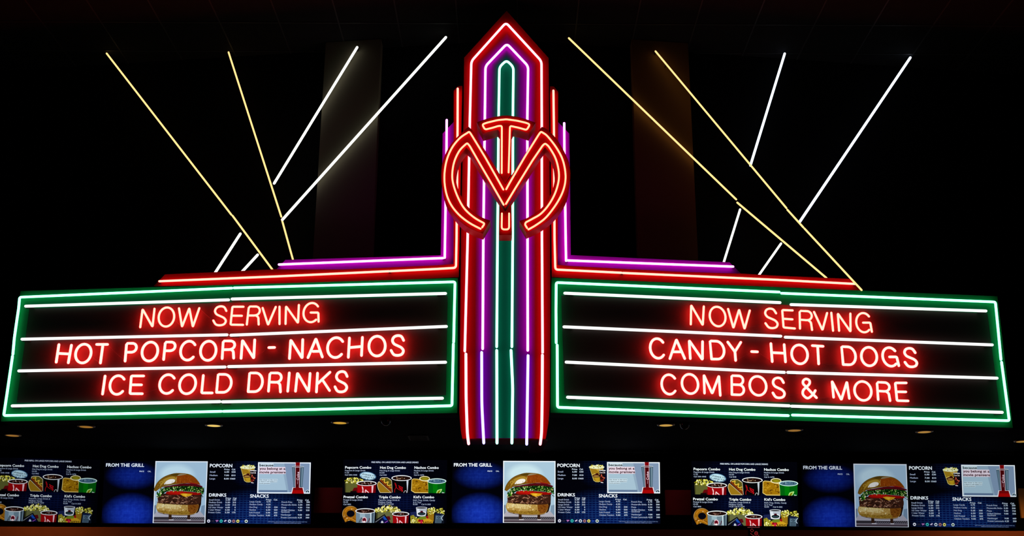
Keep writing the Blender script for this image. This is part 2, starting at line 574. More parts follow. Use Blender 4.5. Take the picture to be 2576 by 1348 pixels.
GLYPH = {
    'N': [('l', [(0, 0), (0.02, 1), (0.98, 0), (1, 1)])],
    'O': [('o', arc(.5, .5, .5, .5, 100, 455, 30))],
    'C': [('p', arc(.5, .5, .5, .5, 38, 318, 22))],
    'G': [('p', arc(.5, .5, .5, .5, 40, 312, 22)), ('l', [(.46, .5), (.94, .5), (1, .03)])],
    'S': [('s', [(.97, .76), (.80, .95), (.52, 1), (.24, .93), (.12, .76), (.24, .59), (.52, .49), (.82, .39), (.98, .23), (.86, .06), (.55, 0), (.24, .05), (.04, .25)])],
    'E': [('l', [(1, 1), (0, 1), (0, 0), (1, 0)]), ('l', [(0, .5), (.88, .5)])],
    'R': [('p', [(0, 0), (0, .92), (.10, 1), (.55, 1)] + arc(.62, .755, .38, .245, 80, -80, 8) + [(.55, .5), (.04, .5)]), ('s', [(.70, .5), (.90, .40), (.96, .2), (1, 0)])],
    'P': [('p', [(0, 0), (0, .92), (.10, 1), (.55, 1)] + arc(.6, .755, .40, .245, 80, -80, 8) + [(.55, .5), (.04, .5)])],
    'D': [('p', [(0, 0), (0, .96), (.08, 1), (.42, 1)] + arc(.46, .5, .54, .5, 80, -80, 12) + [(.42, 0), (0.02, 0)])],
    'H': [('l', [(0, 0), (0, 1)]), ('l', [(1, 0), (1, 1)]), ('l', [(0, .5), (1, .5)])],
    'L': [('l', [(0, 1), (0, 0), (1, 0)])],
    'B': [('p', [(0, 0), (0, .95), (.08, 1), (.5, 1)] + arc(.58, .765, .36, .235, 80, -80, 8) + [(.5, .53), (.03, .53)]), ('p', [(.5, .53)] + arc(.6, .265, .40, .265, 80, -80, 8) + [(.5, 0), (.0, 0)])],
}


def quad(lb, rb, lt, rt):
    def f(u, v):
        return tuple((lb[j] * (1 - u) + rb[j] * u) * (1 - v) + (lt[j] * (1 - u) + rt[j] * u) * v for j in range(2))
    return f


def rnd(l, r, t, b, tc, bc):       # letters given by their left, right, top, bottom and lean
    s = (tc - bc) / 2
    return quad((l - s, b), (r - s, b), (l + s, t), (r + s, t))


def strokes(ch, spec):
    if isinstance(spec, list):      # explicit strokes in photo coordinates
        return [fillet(s, 2.5, 3) if len(s) > 2 else s for s in spec]
    q = spec
    res = []
    for k, pts in GLYPH[ch]:
        if k == 's':
            pts = catmull(pts, 4)
        pts = [q(u, v) for u, v in pts]
        if k == 'l' and len(pts) > 2:
            pts = fillet(pts, 3.0, 4)
        res.append(pts)
    return res


Q, RD = quad, rnd
LEFT_ROWS = [
    ('NOW SERVING', 0.0098, N_LETTER2, [
        ('N', Q((352.8, 822.8), (384.3, 821.8), (358.1, 777.7), (388.7, 776.7))), ('O', RD(399.2, 438.2, 773.3, 821.2, 420, 416.5)),
        ('W', [[(450.3, 775.6), (457.9, 821.8), (476.2, 775.1), (485.1, 821.8), (501.4, 775.1)]]), ('S', RD(536.2, 569.5, 770.4, 818.1, 554, 551)),
        ('E', Q((580, 816.5), (611.4, 817), (584.7, 771.4), (612.4, 771.4))), ('R', Q((620.9, 816), (650.7, 816), (626.1, 770.9), (654.5, 770.9))),
        ('V', [[(660.7, 774.6), (674.3, 817), (693.7, 772)]]), ('I', [[(703.2, 771.4), (703.2, 814.9)]]),
        ('N', Q((718.3, 814.4), (750.3, 812.3), (718.9, 770.4), (751.9, 767.2))), ('G', RD(763.5, 803.2, 762, 810.2, 786, 782))]),
    ('HOT POPCORN - NACHOS', 0.0122, N_LETTER, [
        ('H', Q((141.5, 910.7), (171.9, 912.3), (148.3, 866.7), (179.7, 868.3))), ('O', RD(190.2, 229, 865.6, 912.8, 212.2, 206.5)),
        ('T', [[(243.2, 866.2), (270.4, 866.2)], [(258.9, 867), (252.6, 912.8)]]), ('P', Q((314.7, 908.1), (340, 908.1), (318.6, 863.5), (344.3, 863.5))),
        ('O', RD(357.4, 396.8, 860.3, 908, 381.6, 376.4)), ('P', Q((411.6, 904), (437.5, 904), (416, 860.3), (441.6, 860.3))),
        ('C', RD(454.4, 493, 858, 905.7, 476.6, 471.3)), ('O', RD(504.5, 543.5, 858, 906.3, 524.9, 521.4)),
        ('R', Q((558.9, 901.6), (587.8, 900.5), (561.6, 857.4), (591.3, 857.4))), ('N', Q((606.4, 901), (639, 901), (609.3, 855.6), (640.8, 855))),
        ('-', [[(676.5, 874.2), (690.5, 873.8)]]), ('N', Q((728.2, 901.5), (760.8, 900.7), (730.8, 854.9), (761.6, 854.2))),
        ('A', [[(774.8, 899.2), (794.8, 851.8), (810.8, 897.6)], [(787, 883.7), (803, 883.4)]]), ('C', RD(824, 865.5, 849.2, 899.2, 846.5, 843.4)),
        ('H', Q((876.3, 898.4), (909.4, 893.8), (879.1, 850.3), (911.7, 848.7))), ('O', RD(928, 969.2, 845.6, 895.3, 949, 948.2)),
        ('S', RD(983, 1015.8, 844, 893.8, 1001, 999.5))]),
    ('ICE COLD DRINKS', 0.0118, N_LETTER, [
        ('I', [[(264.4, 945.8), (258, 991)]]), ('C', RD(276.6, 315, 944.8, 991.8, 297.5, 293.1)), ('E', Q((326.9, 990), (357.8, 990.2), (330.5, 945.5), (361.3, 945.5))),
        ('C', RD(401.6, 441, 942.2, 989.6, 423.1, 418.1)), ('O', RD(451.9, 492.1, 942.2, 990.3, 476, 470)),
        ('L', Q((507.2, 988.2), (533.7, 988.2), (511.5, 944.4), (538, 944.4))), ('D', Q((544.8, 986.7), (579.8, 986.7), (548.8, 941.5), (583.8, 941.5))),
        ('D', Q((624.3, 985), (658.5, 985), (627.9, 938), (662, 938))), ('R', Q((675.4, 983.8), (705.5, 985.6), (679, 938), (708.5, 938))),
        ('I', [[(727.8, 938), (723.8, 983.8)]]), ('N', Q((743.4, 983.8), (777.1, 985.6), (747.6, 938), (780.1, 939.3))),
        ('K', [[(798.8, 938.7), (796, 985.6)], [(830, 936.2), (799.5, 964.5)], [(811, 955), (828.9, 982)]]), ('S', RD(842, 873.6, 934.4, 985.6, 859, 856.6))]),
]
RIGHT_ROWS = [
    ('NOW SERVING', 0.0098, N_LETTER2, [
        ('N', Q((1737.8, 815.5), (1768.5, 817.9), (1738, 767.5), (1770.5, 770.9))), ('O', RD(1785.5, 1825, 771.5, 820.7, 1802.5, 1807.3)),
        ('W', [[(1831.6, 777.2), (1845, 824.7), (1859.3, 778.6), (1873, 827.2), (1886, 781)]]), ('S', RD(1922.8, 1954.9, 776.2, 825.2, 1935.5, 1941.8)),
        ('E', Q((1971.1, 823.5), (1999.4, 826.1), (1967.8, 779.7), (1993.8, 780.7))), ('R', Q((2012.5, 826.1), (2042.8, 829.6), (2011.5, 781.7), (2041.8, 783))),
        ('V', [[(2047.8, 784.7), (2069, 830), (2080.6, 787.3)]]), ('I', [[(2091.2, 786.7), (2095.7, 831.7)]]),
        ('N', Q((2110.9, 831.7), (2140.2, 834.2), (2106.9, 788.3), (2139.2, 788.8))), ('G', RD(2154, 2191.5, 787.3, 835.7, 2171.4, 2175))]),
    ('CANDY - HOT DOGS', 0.0118, N_LETTER, [
        ('C', RD(1635.7, 1673, 851.6, 901, 1653.8, 1657.8)), ('A', [[(1685.2, 901.7), (1701.5, 854), (1722.5, 901.7)], [(1691.5, 884.8), (1714.5, 884.8)]]),
        ('N', Q((1736.5, 901.7), (1767.7, 904.6), (1733, 856.3), (1767.3, 859.2))), ('D', Q((1790, 902.9), (1823.5, 903.5), (1786, 857.5), (1819.5, 858.5))),
        ('Y', [[(1830.8, 860.4), (1848.8, 884.5), (1850.6, 906.4)], [(1863.4, 861), (1848.8, 884.5)]]), ('-', [[(1890.8, 884.2), (1905.3, 884.8)]]),
        ('H', Q((1942.6, 909.3), (1976, 910), (1939.2, 864.2), (1972.6, 866.7))), ('O', RD(1991.5, 2031.5, 867.5, 915, 2010, 2013.5)),
        ('T', [[(2043.6, 869.2), (2070.3, 870.9)], [(2056.9, 871), (2059.4, 915.1)]]), ('D', Q((2121.2, 916.8), (2154, 918), (2117, 871.7), (2150.5, 873))),
        ('O', RD(2166.8, 2205.8, 873.4, 920, 2184, 2187)), ('G', RD(2220.5, 2258, 874.2, 921, 2235.5, 2242)), ('S', RD(2273.5, 2305, 875.9, 922.6, 2286, 2293))]),
    ('COMBOS & MORE', 0.0112, N_LETTER, [
        ('C', RD(1664.5, 1702.5, 942.3, 991.5, 1681.9, 1684.7)), ('O', RD(1715.5, 1756, 941.2, 990, 1733.6, 1737.8)),
        ('M', [[(1772.3, 988.7), (1770.7, 943.3), (1791.6, 989.5), (1808.4, 945.4), (1811.9, 994.3)]]), ('B', Q((1841.2, 992.2), (1871.5, 993.5), (1840.5, 944.7), (1871, 945.7))),
        ('O', RD(1886, 1927.5, 946.5, 994.3, 1904, 1908.3)), ('S', RD(1942, 1973, 950.3, 1000.6, 1955, 1959)),
        ('&', [catmull([(2054, 1000.2), (2042, 988), (2028, 973), (2020.5, 965), (2021, 957), (2028.1, 953), (2036, 957), (2036.3, 965), (2029, 973), (2020.5, 982), (2020.5, 993), (2032, 1001.5), (2044.7, 992.2), (2050.9, 982.2)], 4)]),
        ('M', [[(2097, 999), (2093, 958.6), (2116.5, 1005.4), (2130.4, 960.5), (2136.6, 1002)]]), ('O', RD(2149.6, 2191.9, 959.3, 1007, 2167.6, 2172)),
        ('R', Q((2209.2, 1005.2), (2239, 1007.7), (2206.1, 961.1), (2237, 962.5))), ('E', Q((2256.5, 1007.5), (2284.4, 1008.3), (2252, 963), (2279.6, 963)))]),
]
LETTER_H = 0.046


# ================================================================== THE TWO MARQUEE PANELS
def marquee(side, label, outline, inner, borders, lines, rows):
    Y0 = V_PANEL
    base = onV(outline[3], side, Y0)
    t = thing('marquee_sign', label, 'sign', base)
    m = MB()
    m.prism([onV(p, side, Y0 + 0.004) for p in outline], (0, 0.22, 0))
    m.build('cabinet', SHELL, t)
    m = MB()
    fo = [onV(p, side, Y0) for p in outline]
    fi = [onV(p, side, Y0) for p in inner]
    v = fo + fi
    m.add(v + [p + Vector((0, 0.0035, 0)) for p in v],
          [(0, 1, 5, 4), (1, 2, 6, 5), (2, 3, 7, 6), (3, 0, 4, 7), (8, 12, 13, 9), (9, 13, 14, 10), (10, 14, 15, 11), (11, 15, 12, 8),
           (0, 8, 9, 1), (1, 9, 10, 2), (2, 10, 11, 3), (3, 11, 8, 0), (4, 5, 13, 12), (5, 6, 14, 13), (6, 7, 15, 14), (7, 4, 12, 15)])
    m.build('frame', GREEN, t)
    m = MB()
    m.prism([onV(p, side, Y0 + 0.001) for p in inner], (0, 0.0028, 0))
    m.build('face_panel', BLACK, t)
    for b in borders:
        m = MB()
        m.tube([onV(p, side, Y0 - 0.036) for p in fillet(b, 5)], 0.0118, 12)
        m.build('border_tube', N_GREEN, t, smooth=True)
    for a, b in lines:
        m = MB()
        m.tube([onV(a, side, Y0 - 0.026), onV(b, side, Y0 - 0.026)], 0.0138, 12)
        lt = m.build('line_tube', N_WHITE, t, smooth=True)
        d = 1 if b[0] > a[0] else -1
        for p, k in ((a, 1), (b, -1)):
            q0, q1 = (p[0] + k * d * 1, p[1] + 5), (p[0] + k * d * 20, p[1] + 5)
            m = MB()
            m.tube([onV(q0, side, Y0 - 0.016), onV(q1, side, Y0 - 0.010)], 0.0062, 8)
            m.build('electrode', GLASS_DARK, lt)
    for text, r, mat, letters in rows:
        prev = None
        for ch, spec in letters:
            st = strokes(ch, spec)
            m = MB()
            for pts in st:
                m.tube([onV(p, side, Y0 - LETTER_H) for p in pts], r, 10)
            o = m.build('neon_dash' if ch == '-' else 'neon_letter', mat, t, smooth=True)
            if ch != '-':
                o['label'] = 'glowing red neon letter ' + ch
            xs = [p for s in st for p in s]
            a = min(xs, key=lambda p: p[0] - 0.3 * p[1])
            if prev:
                mid = ((prev[0] + a[0]) / 2, (prev[1] + a[1]) / 2 + 1.5)
                wires = MB()
                wires.tube([onV(prev, side, Y0 - 0.02), onV(mid, side, Y0 - 0.008), onV(a, side, Y0 - 0.02)], 0.0021, 6)
                wires.build('lead_wire', WIRE, t)
            prev = max(xs, key=lambda p: p[0] + 0.3 * p[1])
    return t


marquee(-1, 'left green neon marquee panel reading NOW SERVING, HOT POPCORN, NACHOS, ICE COLD DRINKS',
        [(52, 732), (1152, 699), (1150.5, 1038.5), (2, 1060)],
        [(74, 776), (1126, 744), (1122, 994), (42, 1013)],
        [[(583, 724.5), (49.5, 747.5), (47, 775), (41.5, 812), (36, 851), (32.5, 891)], [(31.5, 896), (20, 975), (9.5, 1045), (300, 1040.5), (557, 1034.5)],
         [(589, 724), (1144.7, 708.8), (1143, 780), (1141.3, 860)], [(1140.5, 865), (1137, 1020.3), (800, 1029.5), (562, 1034.5)]],
        [((64.7, 770), (575, 754)), ((584, 752), (1120.7, 738)), ((55.5, 853), (571, 842)), ((581, 843), (1122.7, 821)),
         ((47.5, 932.8), (566, 923)), ((575, 922), (1120.7, 911)), ((31, 1020.7), (553, 1010)), ((560, 1010.5), (1112.7, 1001.5))],
        LEFT_ROWS)
marquee(1, 'right green neon marquee panel reading NOW SERVING, CANDY, HOT DOGS, COMBOS & MORE',
        [(1387.5, 698), (2509, 745), (2548, 1076), (1385, 1038)],
        [(1412, 743), (2484, 788), (2515, 1029), (1420, 993)],
        [[(1960, 734.5), (1399.3, 710.5), (1398.6, 780), (1399.2, 862)], [(1401.6, 868), (1402.5, 1024.3), (1700, 1036), (1983, 1045.2)],
         [(1966, 737.5), (2504, 759.5), (2511, 830), (2518, 904)], [(2519.5, 911), (2539, 1058), (2250, 1051), (1993.5, 1043.8)]],
        [((1421, 737.3), (1962, 761)), ((1990, 766), (2480, 782)), ((1419, 822), (1964, 845.5)), ((1975.5, 848), (2496, 867.3)),
         ((1424.5, 910.7), (1973, 936.5)), ((1982, 936.5), (2508, 951)), ((1428, 999), (1985, 1020.5)), ((1991.5, 1021.5), (2521, 1037))],
        RIGHT_ROWS)


# ================================================================== THE LIGHT BEAM TUBES
PIL = ((808, 949), (1596, 1741))


def beam(side, segs, r, mat, label, low_v=None, V_BEAM=V_BEAM):
    top, bot = segs[0][0], segs[-1][-1]
    t = thing('beam_tube', label, 'neon tube', onV(bot, side, V_BEAM))
    P0, P1 = onV(top, side, V_BEAM), onV(bot, side, low_v or V_BEAM)
    n = Vector((-SLOPE * side, 1, 0))

    def at(p):           # on the straight line from the ceiling end to the low end
        if not low_v:
            return onV(p, side, V_BEAM)
        k = (Vector(p) - Vector(top)).length / (Vector(bot) - Vector(top)).length
        return onV(p, side, V_BEAM + (low_v - V_BEAM) * k)
    for sg in segs:
        m = MB()
        m.tube([at(p) for p in sg], r, 12)
        m.build('glass_tube', mat, t, smooth=True)
    a, b = at(segs[0][0]), at(segs[0][-1])
    d = (a - b).normalized()
    m = MB()
    m.tube([a + Vector((0, r * 0.8, 0)), a + Vector((0, 0.055, -0.012))], r * 0.7, 8)
    m.build('electrode', GLASS_DARK, t)
    L = (Vector(segs[0][-1]) - Vector(segs[0][0])).length
    for k in ((0.08, 0.5, 0.92) if L > 200 else (0.2, 0.8)):
        p = (top[0] + (segs[0][-1][0] - top[0]) * k, top[1] + (segs[0][-1][1] - top[1]) * k)
        q = at(p)
        dist = 0.054 if any(a0 < p[0] < a1 for a0, a1 in PIL) and not low_v else V_WALL - (q.y - SLOPE * abs(q.x)) - 0.001
        m = MB()
        m.tube([q + Vector((0, r * 0.7, 0)), q + Vector((0, dist, 0))], 0.005, 8)
        m.build('standoff', GLASS_DARK, t)
    return t


beam(-1, [[(268.4, 134.5), (582, 540)], [(585, 542.5), (686, 679)]], 0.0096, N_YELLOW, 'long yellow beam tube, outermost on the left, running from ceiling to left red ledge')
beam(-1, [[(575, 131.5), (707.6, 545)], [(709, 552), (737.5, 655)]], 0.0094, N_YELLOW, 'long yellow beam tube landing on the left end of the left magenta ledge', V_BEAM=10.71)
beam(-1, [[(898.5, 119), (689.8, 461)]], 0.0132, N_BEAM, 'white beam tube leaning right, upper one touching the inner left yellow tube')
beam(-1, [[(1121.5, 94), (710.8, 552)]], 0.0135, N_BEAM, 'longest white beam tube, reaching the ceiling just left of the pointed tower')
beam(-1, [[(604.5, 588), (540, 688)]], 0.0132, N_BEAM, 'short white beam tube under the left yellow tube, the farther one from the tower')
beam(-1, [[(648, 641), (606.5, 686)]], 0.0132, N_BEAM, 'shortest white beam tube, between left yellow tube and left red ledge')
beam(1, [[(1431, 96), (1852, 501.5)], [(1854.8, 509.5), (2079, 699)]], 0.0098, N_YELLOW, 'long yellow beam tube starting at the ceiling just right of the pointed tower')
beam(1, [[(1649, 129), (1978.3, 523.3)], [(1980.7, 527.5), (2021, 572)], [(2023.5, 574.5), (2167.5, 729.5)]], 0.0092, N_YELLOW, 'long yellow beam tube whose foot crosses the right tip of the right red ledge', low_v=10.03)
beam(1, [[(1974, 135), (1887.8, 416)]], 0.0128, N_BEAM_B, 'bluish white beam tube standing steeply on the outer right yellow tube', V_BEAM=10.7)
beam(1, [[(2290, 145), (2012, 557.5)]], 0.0135, N_BEAM_B, 'long bluish white beam tube, outermost on the right, leaning right')
beam(1, [[(1861.8, 527), (1820, 662)]], 0.0112, N_BEAM, 'short white beam tube standing on the right magenta ledge tip')
beam(1, [[(1964.8, 612.5), (1909, 692)]], 0.0110, N_BEAM, 'short white beam tube standing on the right red ledge')


# ================================================================== SOFFIT FIXTURES
def lens_mat(c, k):
    return glow('downlight_lens_%d_%d_%d' % c, tuple(v * k for v in srgb(c)), 'NONE')


DOWNLIGHTS = [  # x, y in the photo, lens colour, lamp energy, label
    (32, 1093, (150, 104, 44), 50, 'amber recessed downlight at the far left, lowest of the left row'),
    (217, 1071, (150, 104, 40), 7.0, 'amber recessed downlight below the left end of the popcorn panel'),
    (538, 1068, (235, 200, 105), 15.0, 'brightest recessed downlight, below the middle of the left marquee panel'),
    (855, 1061, (205, 155, 55), 15.0, 'golden recessed downlight left of the tower foot, beside black dome camera'),
    (1675, 1067, (195, 152, 72), 15.0, 'golden recessed downlight right of the tower foot, beside black dome camera'),
    (1998, 1080, (150, 106, 48), 7.0, 'amber recessed downlight below the middle of the right marquee panel'),
    (2325, 1084, (170, 126, 60), 7.0, 'amber recessed downlight below the right end of the candy panel'),
    (2572, 1108, (170, 128, 60), 60, 'amber recessed downlight cut by the right edge of the photo'),
]
for x, y, c, en, lab in DOWNLIGHTS:
    p = onZ((x, y), Z_SOFFIT)
    t = thing('downlight', lab, 'ceiling light', p, 'recessed downlights along the soffit')
    m = MB()
    m.lathe([(0.062, -0.002), (0.062, -0.012), (0.082, -0.009), (0.086, 0.0), (0.062, -0.002)], p, 28)
    m.build('trim_ring', paint('brass_trim', (0.30, 0.18, 0.06), 0.35, 0.5, 0.8), t, smooth=True)
    m = MB()
    m.lathe([(0.0005, -0.013), (0.04, -0.0125), (0.0618, -0.011), (0.0618, -0.003), (0.0005, -0.003)], p, 28)
    m.build('lens', lens_mat(c, 1.0), t, smooth=True)
    ld = bpy.data.lights.new('downlight_bulb', 'SPOT')
    ld.energy = en
    ld.color = (1.0, 0.62, 0.25)
    ld.spot_size = math.radians(150)
    ld.spot_blend = 0.6
    ld.shadow_soft_size = 0.05
    lo_ = bpy.data.objects.new('bulb', ld)
    COL.objects.link(lo_)
    lo_.parent = t
    lo_.location = (0, 0, -0.03)

for (x, y), lab in (((971, 1058), 'black dome camera under the soffit, left of the neon tower foot'), ((1722, 1068), 'black dome camera under the soffit, right of the neon tower foot')):
    p = onZ((x, y - 7), Z_SOFFIT)
    t = thing('dome_camera', lab, 'security camera', p, 'dome cameras under the soffit')
    m = MB()
    m.lathe([(0.001, 0), (0.045, 0), (0.048, -0.02), (0.001, -0.02)], p, 24)
    m.build('base', SHELL, t, smooth=True)
    m = MB()
    m.lathe([(0.046 * math.cos(math.radians(a)), -0.021 - 0.05 * math.sin(math.radians(a))) for a in range(0, 91, 10)], p, 24)
    m.build('dome', paint('dome_gloss', (0.006, 0.006, 0.006), 0.08, 0.6), t, smooth=True)

p = onZ((1053, 1099), Z_SOFFIT)
t = thing('air_vent', 'faint grey rectangular air vent in the black soffit left of the tower foot', 'vent', p)
m = MB()
for a, b in (((-0.1, -0.14), (0.1, -0.12)), ((-0.1, 0.12), (0.1, 0.14)), ((-0.1, -0.12), (-0.085, 0.12)), ((0.085, -0.12), (0.1, 0.12))):
    m.box((p.x + a[0], p.y + a[1], p.z - 0.012), (p.x + b[0], p.y + b[1], p.z))
m.build('frame', paint('vent_grey', (0.07, 0.06, 0.06), 0.7, 0.1), t)
for k in range(6):
    y = p.y - 0.10 + 0.04 * k
    m = MB()
    m.box((p.x - 0.085, y - 0.012, p.z - 0.009), (p.x + 0.085, y + 0.004, p.z - 0.003))
    m.build('slat', paint('vent_grey', (0.07, 0.06, 0.06), 0.7, 0.1), t)

# red wall panels between and beside the menu screens
for (xa, ya, xb, yb), col, lab in (((792, 1226, 862, 1290), 'r', 'dark red square wall panel between left and middle menu screens'),
                                   ((1672, 1232, 1742, 1295), 'r', 'dark red square wall panel between middle and right menu screens'),
                                   ((2561, 1228, 2640, 1303), 'o', 'warm-lit orange wall panel at the right edge of the photo')):
    a, b = onY((xa, ya), Y_BACK - 0.03), onY((xb, yb), Y_BACK - 0.03)
    m = MB()
    m.box((a.x, Y_BACK - 0.03, b.z), (b.x, Y_BACK - 0.001, a.z))
    mat = paint('deep_red_panel', (0.80, 0.035, 0.045), 0.7, 0.15, noise=0.1) if col == 'r' else paint('warm_lit_panel', (0.85, 0.34, 0.08), 0.7, 0.15, noise=0.15)  # orange one is a like panel with warm light put into its colour
    o = m.build('wall_panel', mat, None, origin=((a.x + b.x) / 2, Y_BACK, b.z))
    tag(o, lab, 'wall panel')


# ================================================================== MENU SCREENS
S_PX = 12.41 / F_PX


def text_geo(s, cache={}):
    if s in cache:
        return cache[s]
    cu = bpy.data.curves.new('t', 'FONT')
    cu.body = s
    cu.size = 1.0
    cu.resolution_u = 2
    cu.offset = 0.0
    ob = bpy.data.objects.new('t', cu)
    me = ob.to_mesh()
    v = [(p.co.x, p.co.y) for p in me.vertices]
    f = [list(p.vertices) for p in me.polygons]
    ob.to_mesh_clear()
    bpy.data.objects.remove(ob)
    bpy.data.curves.remove(cu)
    cache[s] = (v, f)
    return cache[s]


class Pic:
    """flat lit image content of a display, laid out in photo pixels of the middle board"""
    def __init__(self, scr):
        self.scr, self.m = scr, MB()
        self.m.flat = True

    def pt(self, p):
        return ((p[0] - self.scr.cx) * S_PX, self.scr.layer, (self.scr.cy - p[1]) * S_PX)

    def _lay(self):
        self.scr.layer -= 0.00012

    def poly(self, c, pts):
        self._lay()
        a = sum(pts[i - 1][0] * pts[i][1] - pts[i][0] * pts[i - 1][1] for i in range(len(pts)))
        if a > 0:
            pts = pts[::-1]
        self.m.add([self.pt(p) for p in pts], [list(range(len(pts)))], screen_colour(c))
        return self

    def rect(self, c, x0, y0, x1, y1):
        return self.poly(c, [(x0, y0), (x1, y0), (x1, y1), (x0, y1)])

    def ell(self, c, cx, cy, rx, ry, a0=0, a1=360, rot=0, n=20):
        k = n if a1 - a0 < 360 else n - 1
        pts = []
        cr, sr = math.cos(math.radians(rot)), math.sin(math.radians(rot))
        for i in range(k + 1):
            w = math.radians(a0 + (a1 - a0) * i / n)
            x, y = rx * math.cos(w), ry * math.sin(w)
            pts.append((cx + x * cr - y * sr, cy + x * sr + y * cr))
        return self.poly(c, pts)

    def line(self, c, pts, w):
        self._lay()
        pts = [Vector(p) for p in pts]
        L, R = [], []
        for i, p in enumerate(pts):
            d = (pts[min(i + 1, len(pts) - 1)] - pts[max(i - 1, 0)])
            n = Vector((-d.y, d.x)).normalized() * w / 2
            L.append(p + n)
            R.append(p - n)
        f = [[i, i + 1, len(pts) + i + 1, len(pts) + i] for i in range(len(pts) - 1)]
        self.m.add([self.pt(p) for p in L + R], f, screen_colour(c))
        return self

    def text(self, c, s, x0, base, h, x1=None, rot=0, bold=0.0):
        v, f = text_geo(s)
        if not v:
            return self
        self._lay()
        ax, bx = min(p[0] for p in v), max(p[0] for p in v)
        k = h / 0.70
        kx = (x1 - x0) / (bx - ax) if x1 is not None else k
        cr, sr = math.cos(math.radians(rot)), math.sin(math.radians(rot))
        q = []
        for x, y in v:
            dx, dy = (x - ax) * kx, -y * k
            q.append((x0 + dx * cr - dy * sr, base + dx * sr + dy * cr))
        self.m.add([self.pt(p) for p in q], f, screen_colour(c))
        b = bold or 0.07 * h        # heavier strokes
        for ex, ey in ((b, 0), (b / 2, b * 0.4), (b / 2, -b * 0.4)):
            self._lay()
            self.m.add([self.pt((p[0] + ex, p[1] + ey)) for p in q], f, screen_colour(c))
        return self

    def blobs(self, cols, x0, y0, x1, y1, n, r, jag=0.5, inside=None):
        for _ in range(n):
            x, y = random.uniform(x0, x1), random.uniform(y0, y1)
            if inside and not inside(x, y):
                continue
            k = random.uniform(1 - jag, 1 + jag)
            self.ell(random.choice(cols), x, y, r * k, r * k * random.uniform(.5, .9), rot=random.uniform(0, 180), n=7)
        return self

    def done(self, name, label=None, parent=None):
        self.scr.layer -= 0.0002
        o = self.m.build(name, None, parent or self.scr.root, origin=(0, 0, 0))
        if label:
            o['label'] = label
        return o


def wall_paper(name, kind):
    """moving-wallpaper background of the displays: dark navy bricks, brighter where the clip glows"""
    m = bpy.data.materials.new(name)
    m.use_nodes = True
    nt = m.node_tree
    nt.nodes.clear()
    N, L = nt.nodes.new, nt.links.new
    o, e = N('ShaderNodeOutputMaterial'), N('ShaderNodeEmission')
    tc, sx, oi = N('ShaderNodeTexCoord'), N('ShaderNodeSeparateXYZ'), N('ShaderNodeObjectInfo')
    L(tc.outputs['Object'], sx.inputs[0])

    def math_(op, a, b=None, c=None):
        q = N('ShaderNodeMath')
        q.operation = op
        for i, v in enumerate((a, b, c)):
            if v is None:
                continue
            if isinstance(v, (int, float)):
                q.inputs[i].default_value = v
            else:
                L(v, q.inputs[i])
        return q.outputs[0]

    X, Z = sx.outputs[0], sx.outputs[2]

    def hump(cx, cz, wx, wz, p=1.0):
        dx = math_('DIVIDE', math_('SUBTRACT', X, cx), wx)
        dz = math_('DIVIDE', math_('SUBTRACT', Z, cz), wz)
        d = math_('ADD', math_('MULTIPLY', dx, dx), math_('MULTIPLY', dz, dz))
        return math_('POWER', math_('MAXIMUM', math_('SUBTRACT', 1.0, d), 0.0), p)
    if kind == 'grill':
        a = math_('MULTIPLY', hump(-0.25, 0.17, 0.31, 0.16, 1.7), 0.5)
        b = hump(-0.25, -0.235, 0.33, 0.235, 1.5)
        g = math_('ADD', a, b)
        per = 0.0155
    elif kind == 'snack':
        g = math_('ADD', math_('MULTIPLY', hump(0.0, -0.24, 0.62, 0.30, 1.5), 0.95), math_('MULTIPLY', hump(-0.05, 0.22, 0.30, 0.2, 1.5), 0.2))
        per = 0.024
    else:
        g = math_('ADD', math_('MULTIPLY', hump(0.05, -0.12, 0.5, 0.18, 1.5), 0.42), math_('MULTIPLY', hump(-0.08, 0.2, 0.45, 0.2, 1.5), 0.22))
        per = 0.024
    st = math_('ABSOLUTE', math_('SINE', math_('MULTIPLY', Z, math.pi / per)))
    st = math_('POWER', st, 6.0 if kind != 'grill' else 2.0)
    sv = math_('POWER', math_('ABSOLUTE', math_('SINE', math_('MULTIPLY', X, math.pi / (per * 1.6)))), 10.0)
    st = math_('MAXIMUM', st, math_('MULTIPLY', sv, 0.7 if kind != 'grill' else 0.25))
    nz = N('ShaderNodeTexNoise')
    nz.inputs['Scale'].default_value = 26.0
    L(tc.outputs['Object'], nz.inputs['Vector'])
    st = math_('MULTIPLY', st, math_('MULTIPLY', nz.outputs[0], 1.4))
    lines = math_('MULTIPLY', g, st)
    cols = {'grill': ((0.001, 0.008, 0.26), (0.020, 0.075, 0.42)), 'snack': ((0.0008, 0.004, 0.06), (0.014, 0.06, 0.20)), 'combo': ((0.0008, 0.0025, 0.03), (0.006, 0.018, 0.09))}[kind]
    m1, m2 = N('ShaderNodeMix'), N('ShaderNodeMix')
    for q in (m1, m2):
        q.data_type = 'RGBA'
    m1.inputs[6].default_value = (0.0006, 0.0007, 0.0025, 1)
    m1.inputs[7].default_value = (*cols[0], 1)
    m1.clamp_factor = False
    L(g, m1.inputs[0])
    m2.blend_type = 'ADD'
    m2.inputs[7].default_value = (*cols[1], 1)
    L(m1.outputs[2], m2.inputs[6])
    L(lines, m2.inputs[0])
    m3 = N('ShaderNodeMix')
    m3.data_type = 'RGBA'
    m3.blend_type = 'MULTIPLY'
    m3.inputs[0].default_value = 1
    L(m2.outputs[2], m3.inputs[6])
    L(oi.outputs['Color'], m3.inputs[7])
    L(m3.outputs[2], e.inputs['Color'])
    L(e.outputs[0], o.inputs[0])
    m.cycles.emission_sampling = 'NONE'
    return m


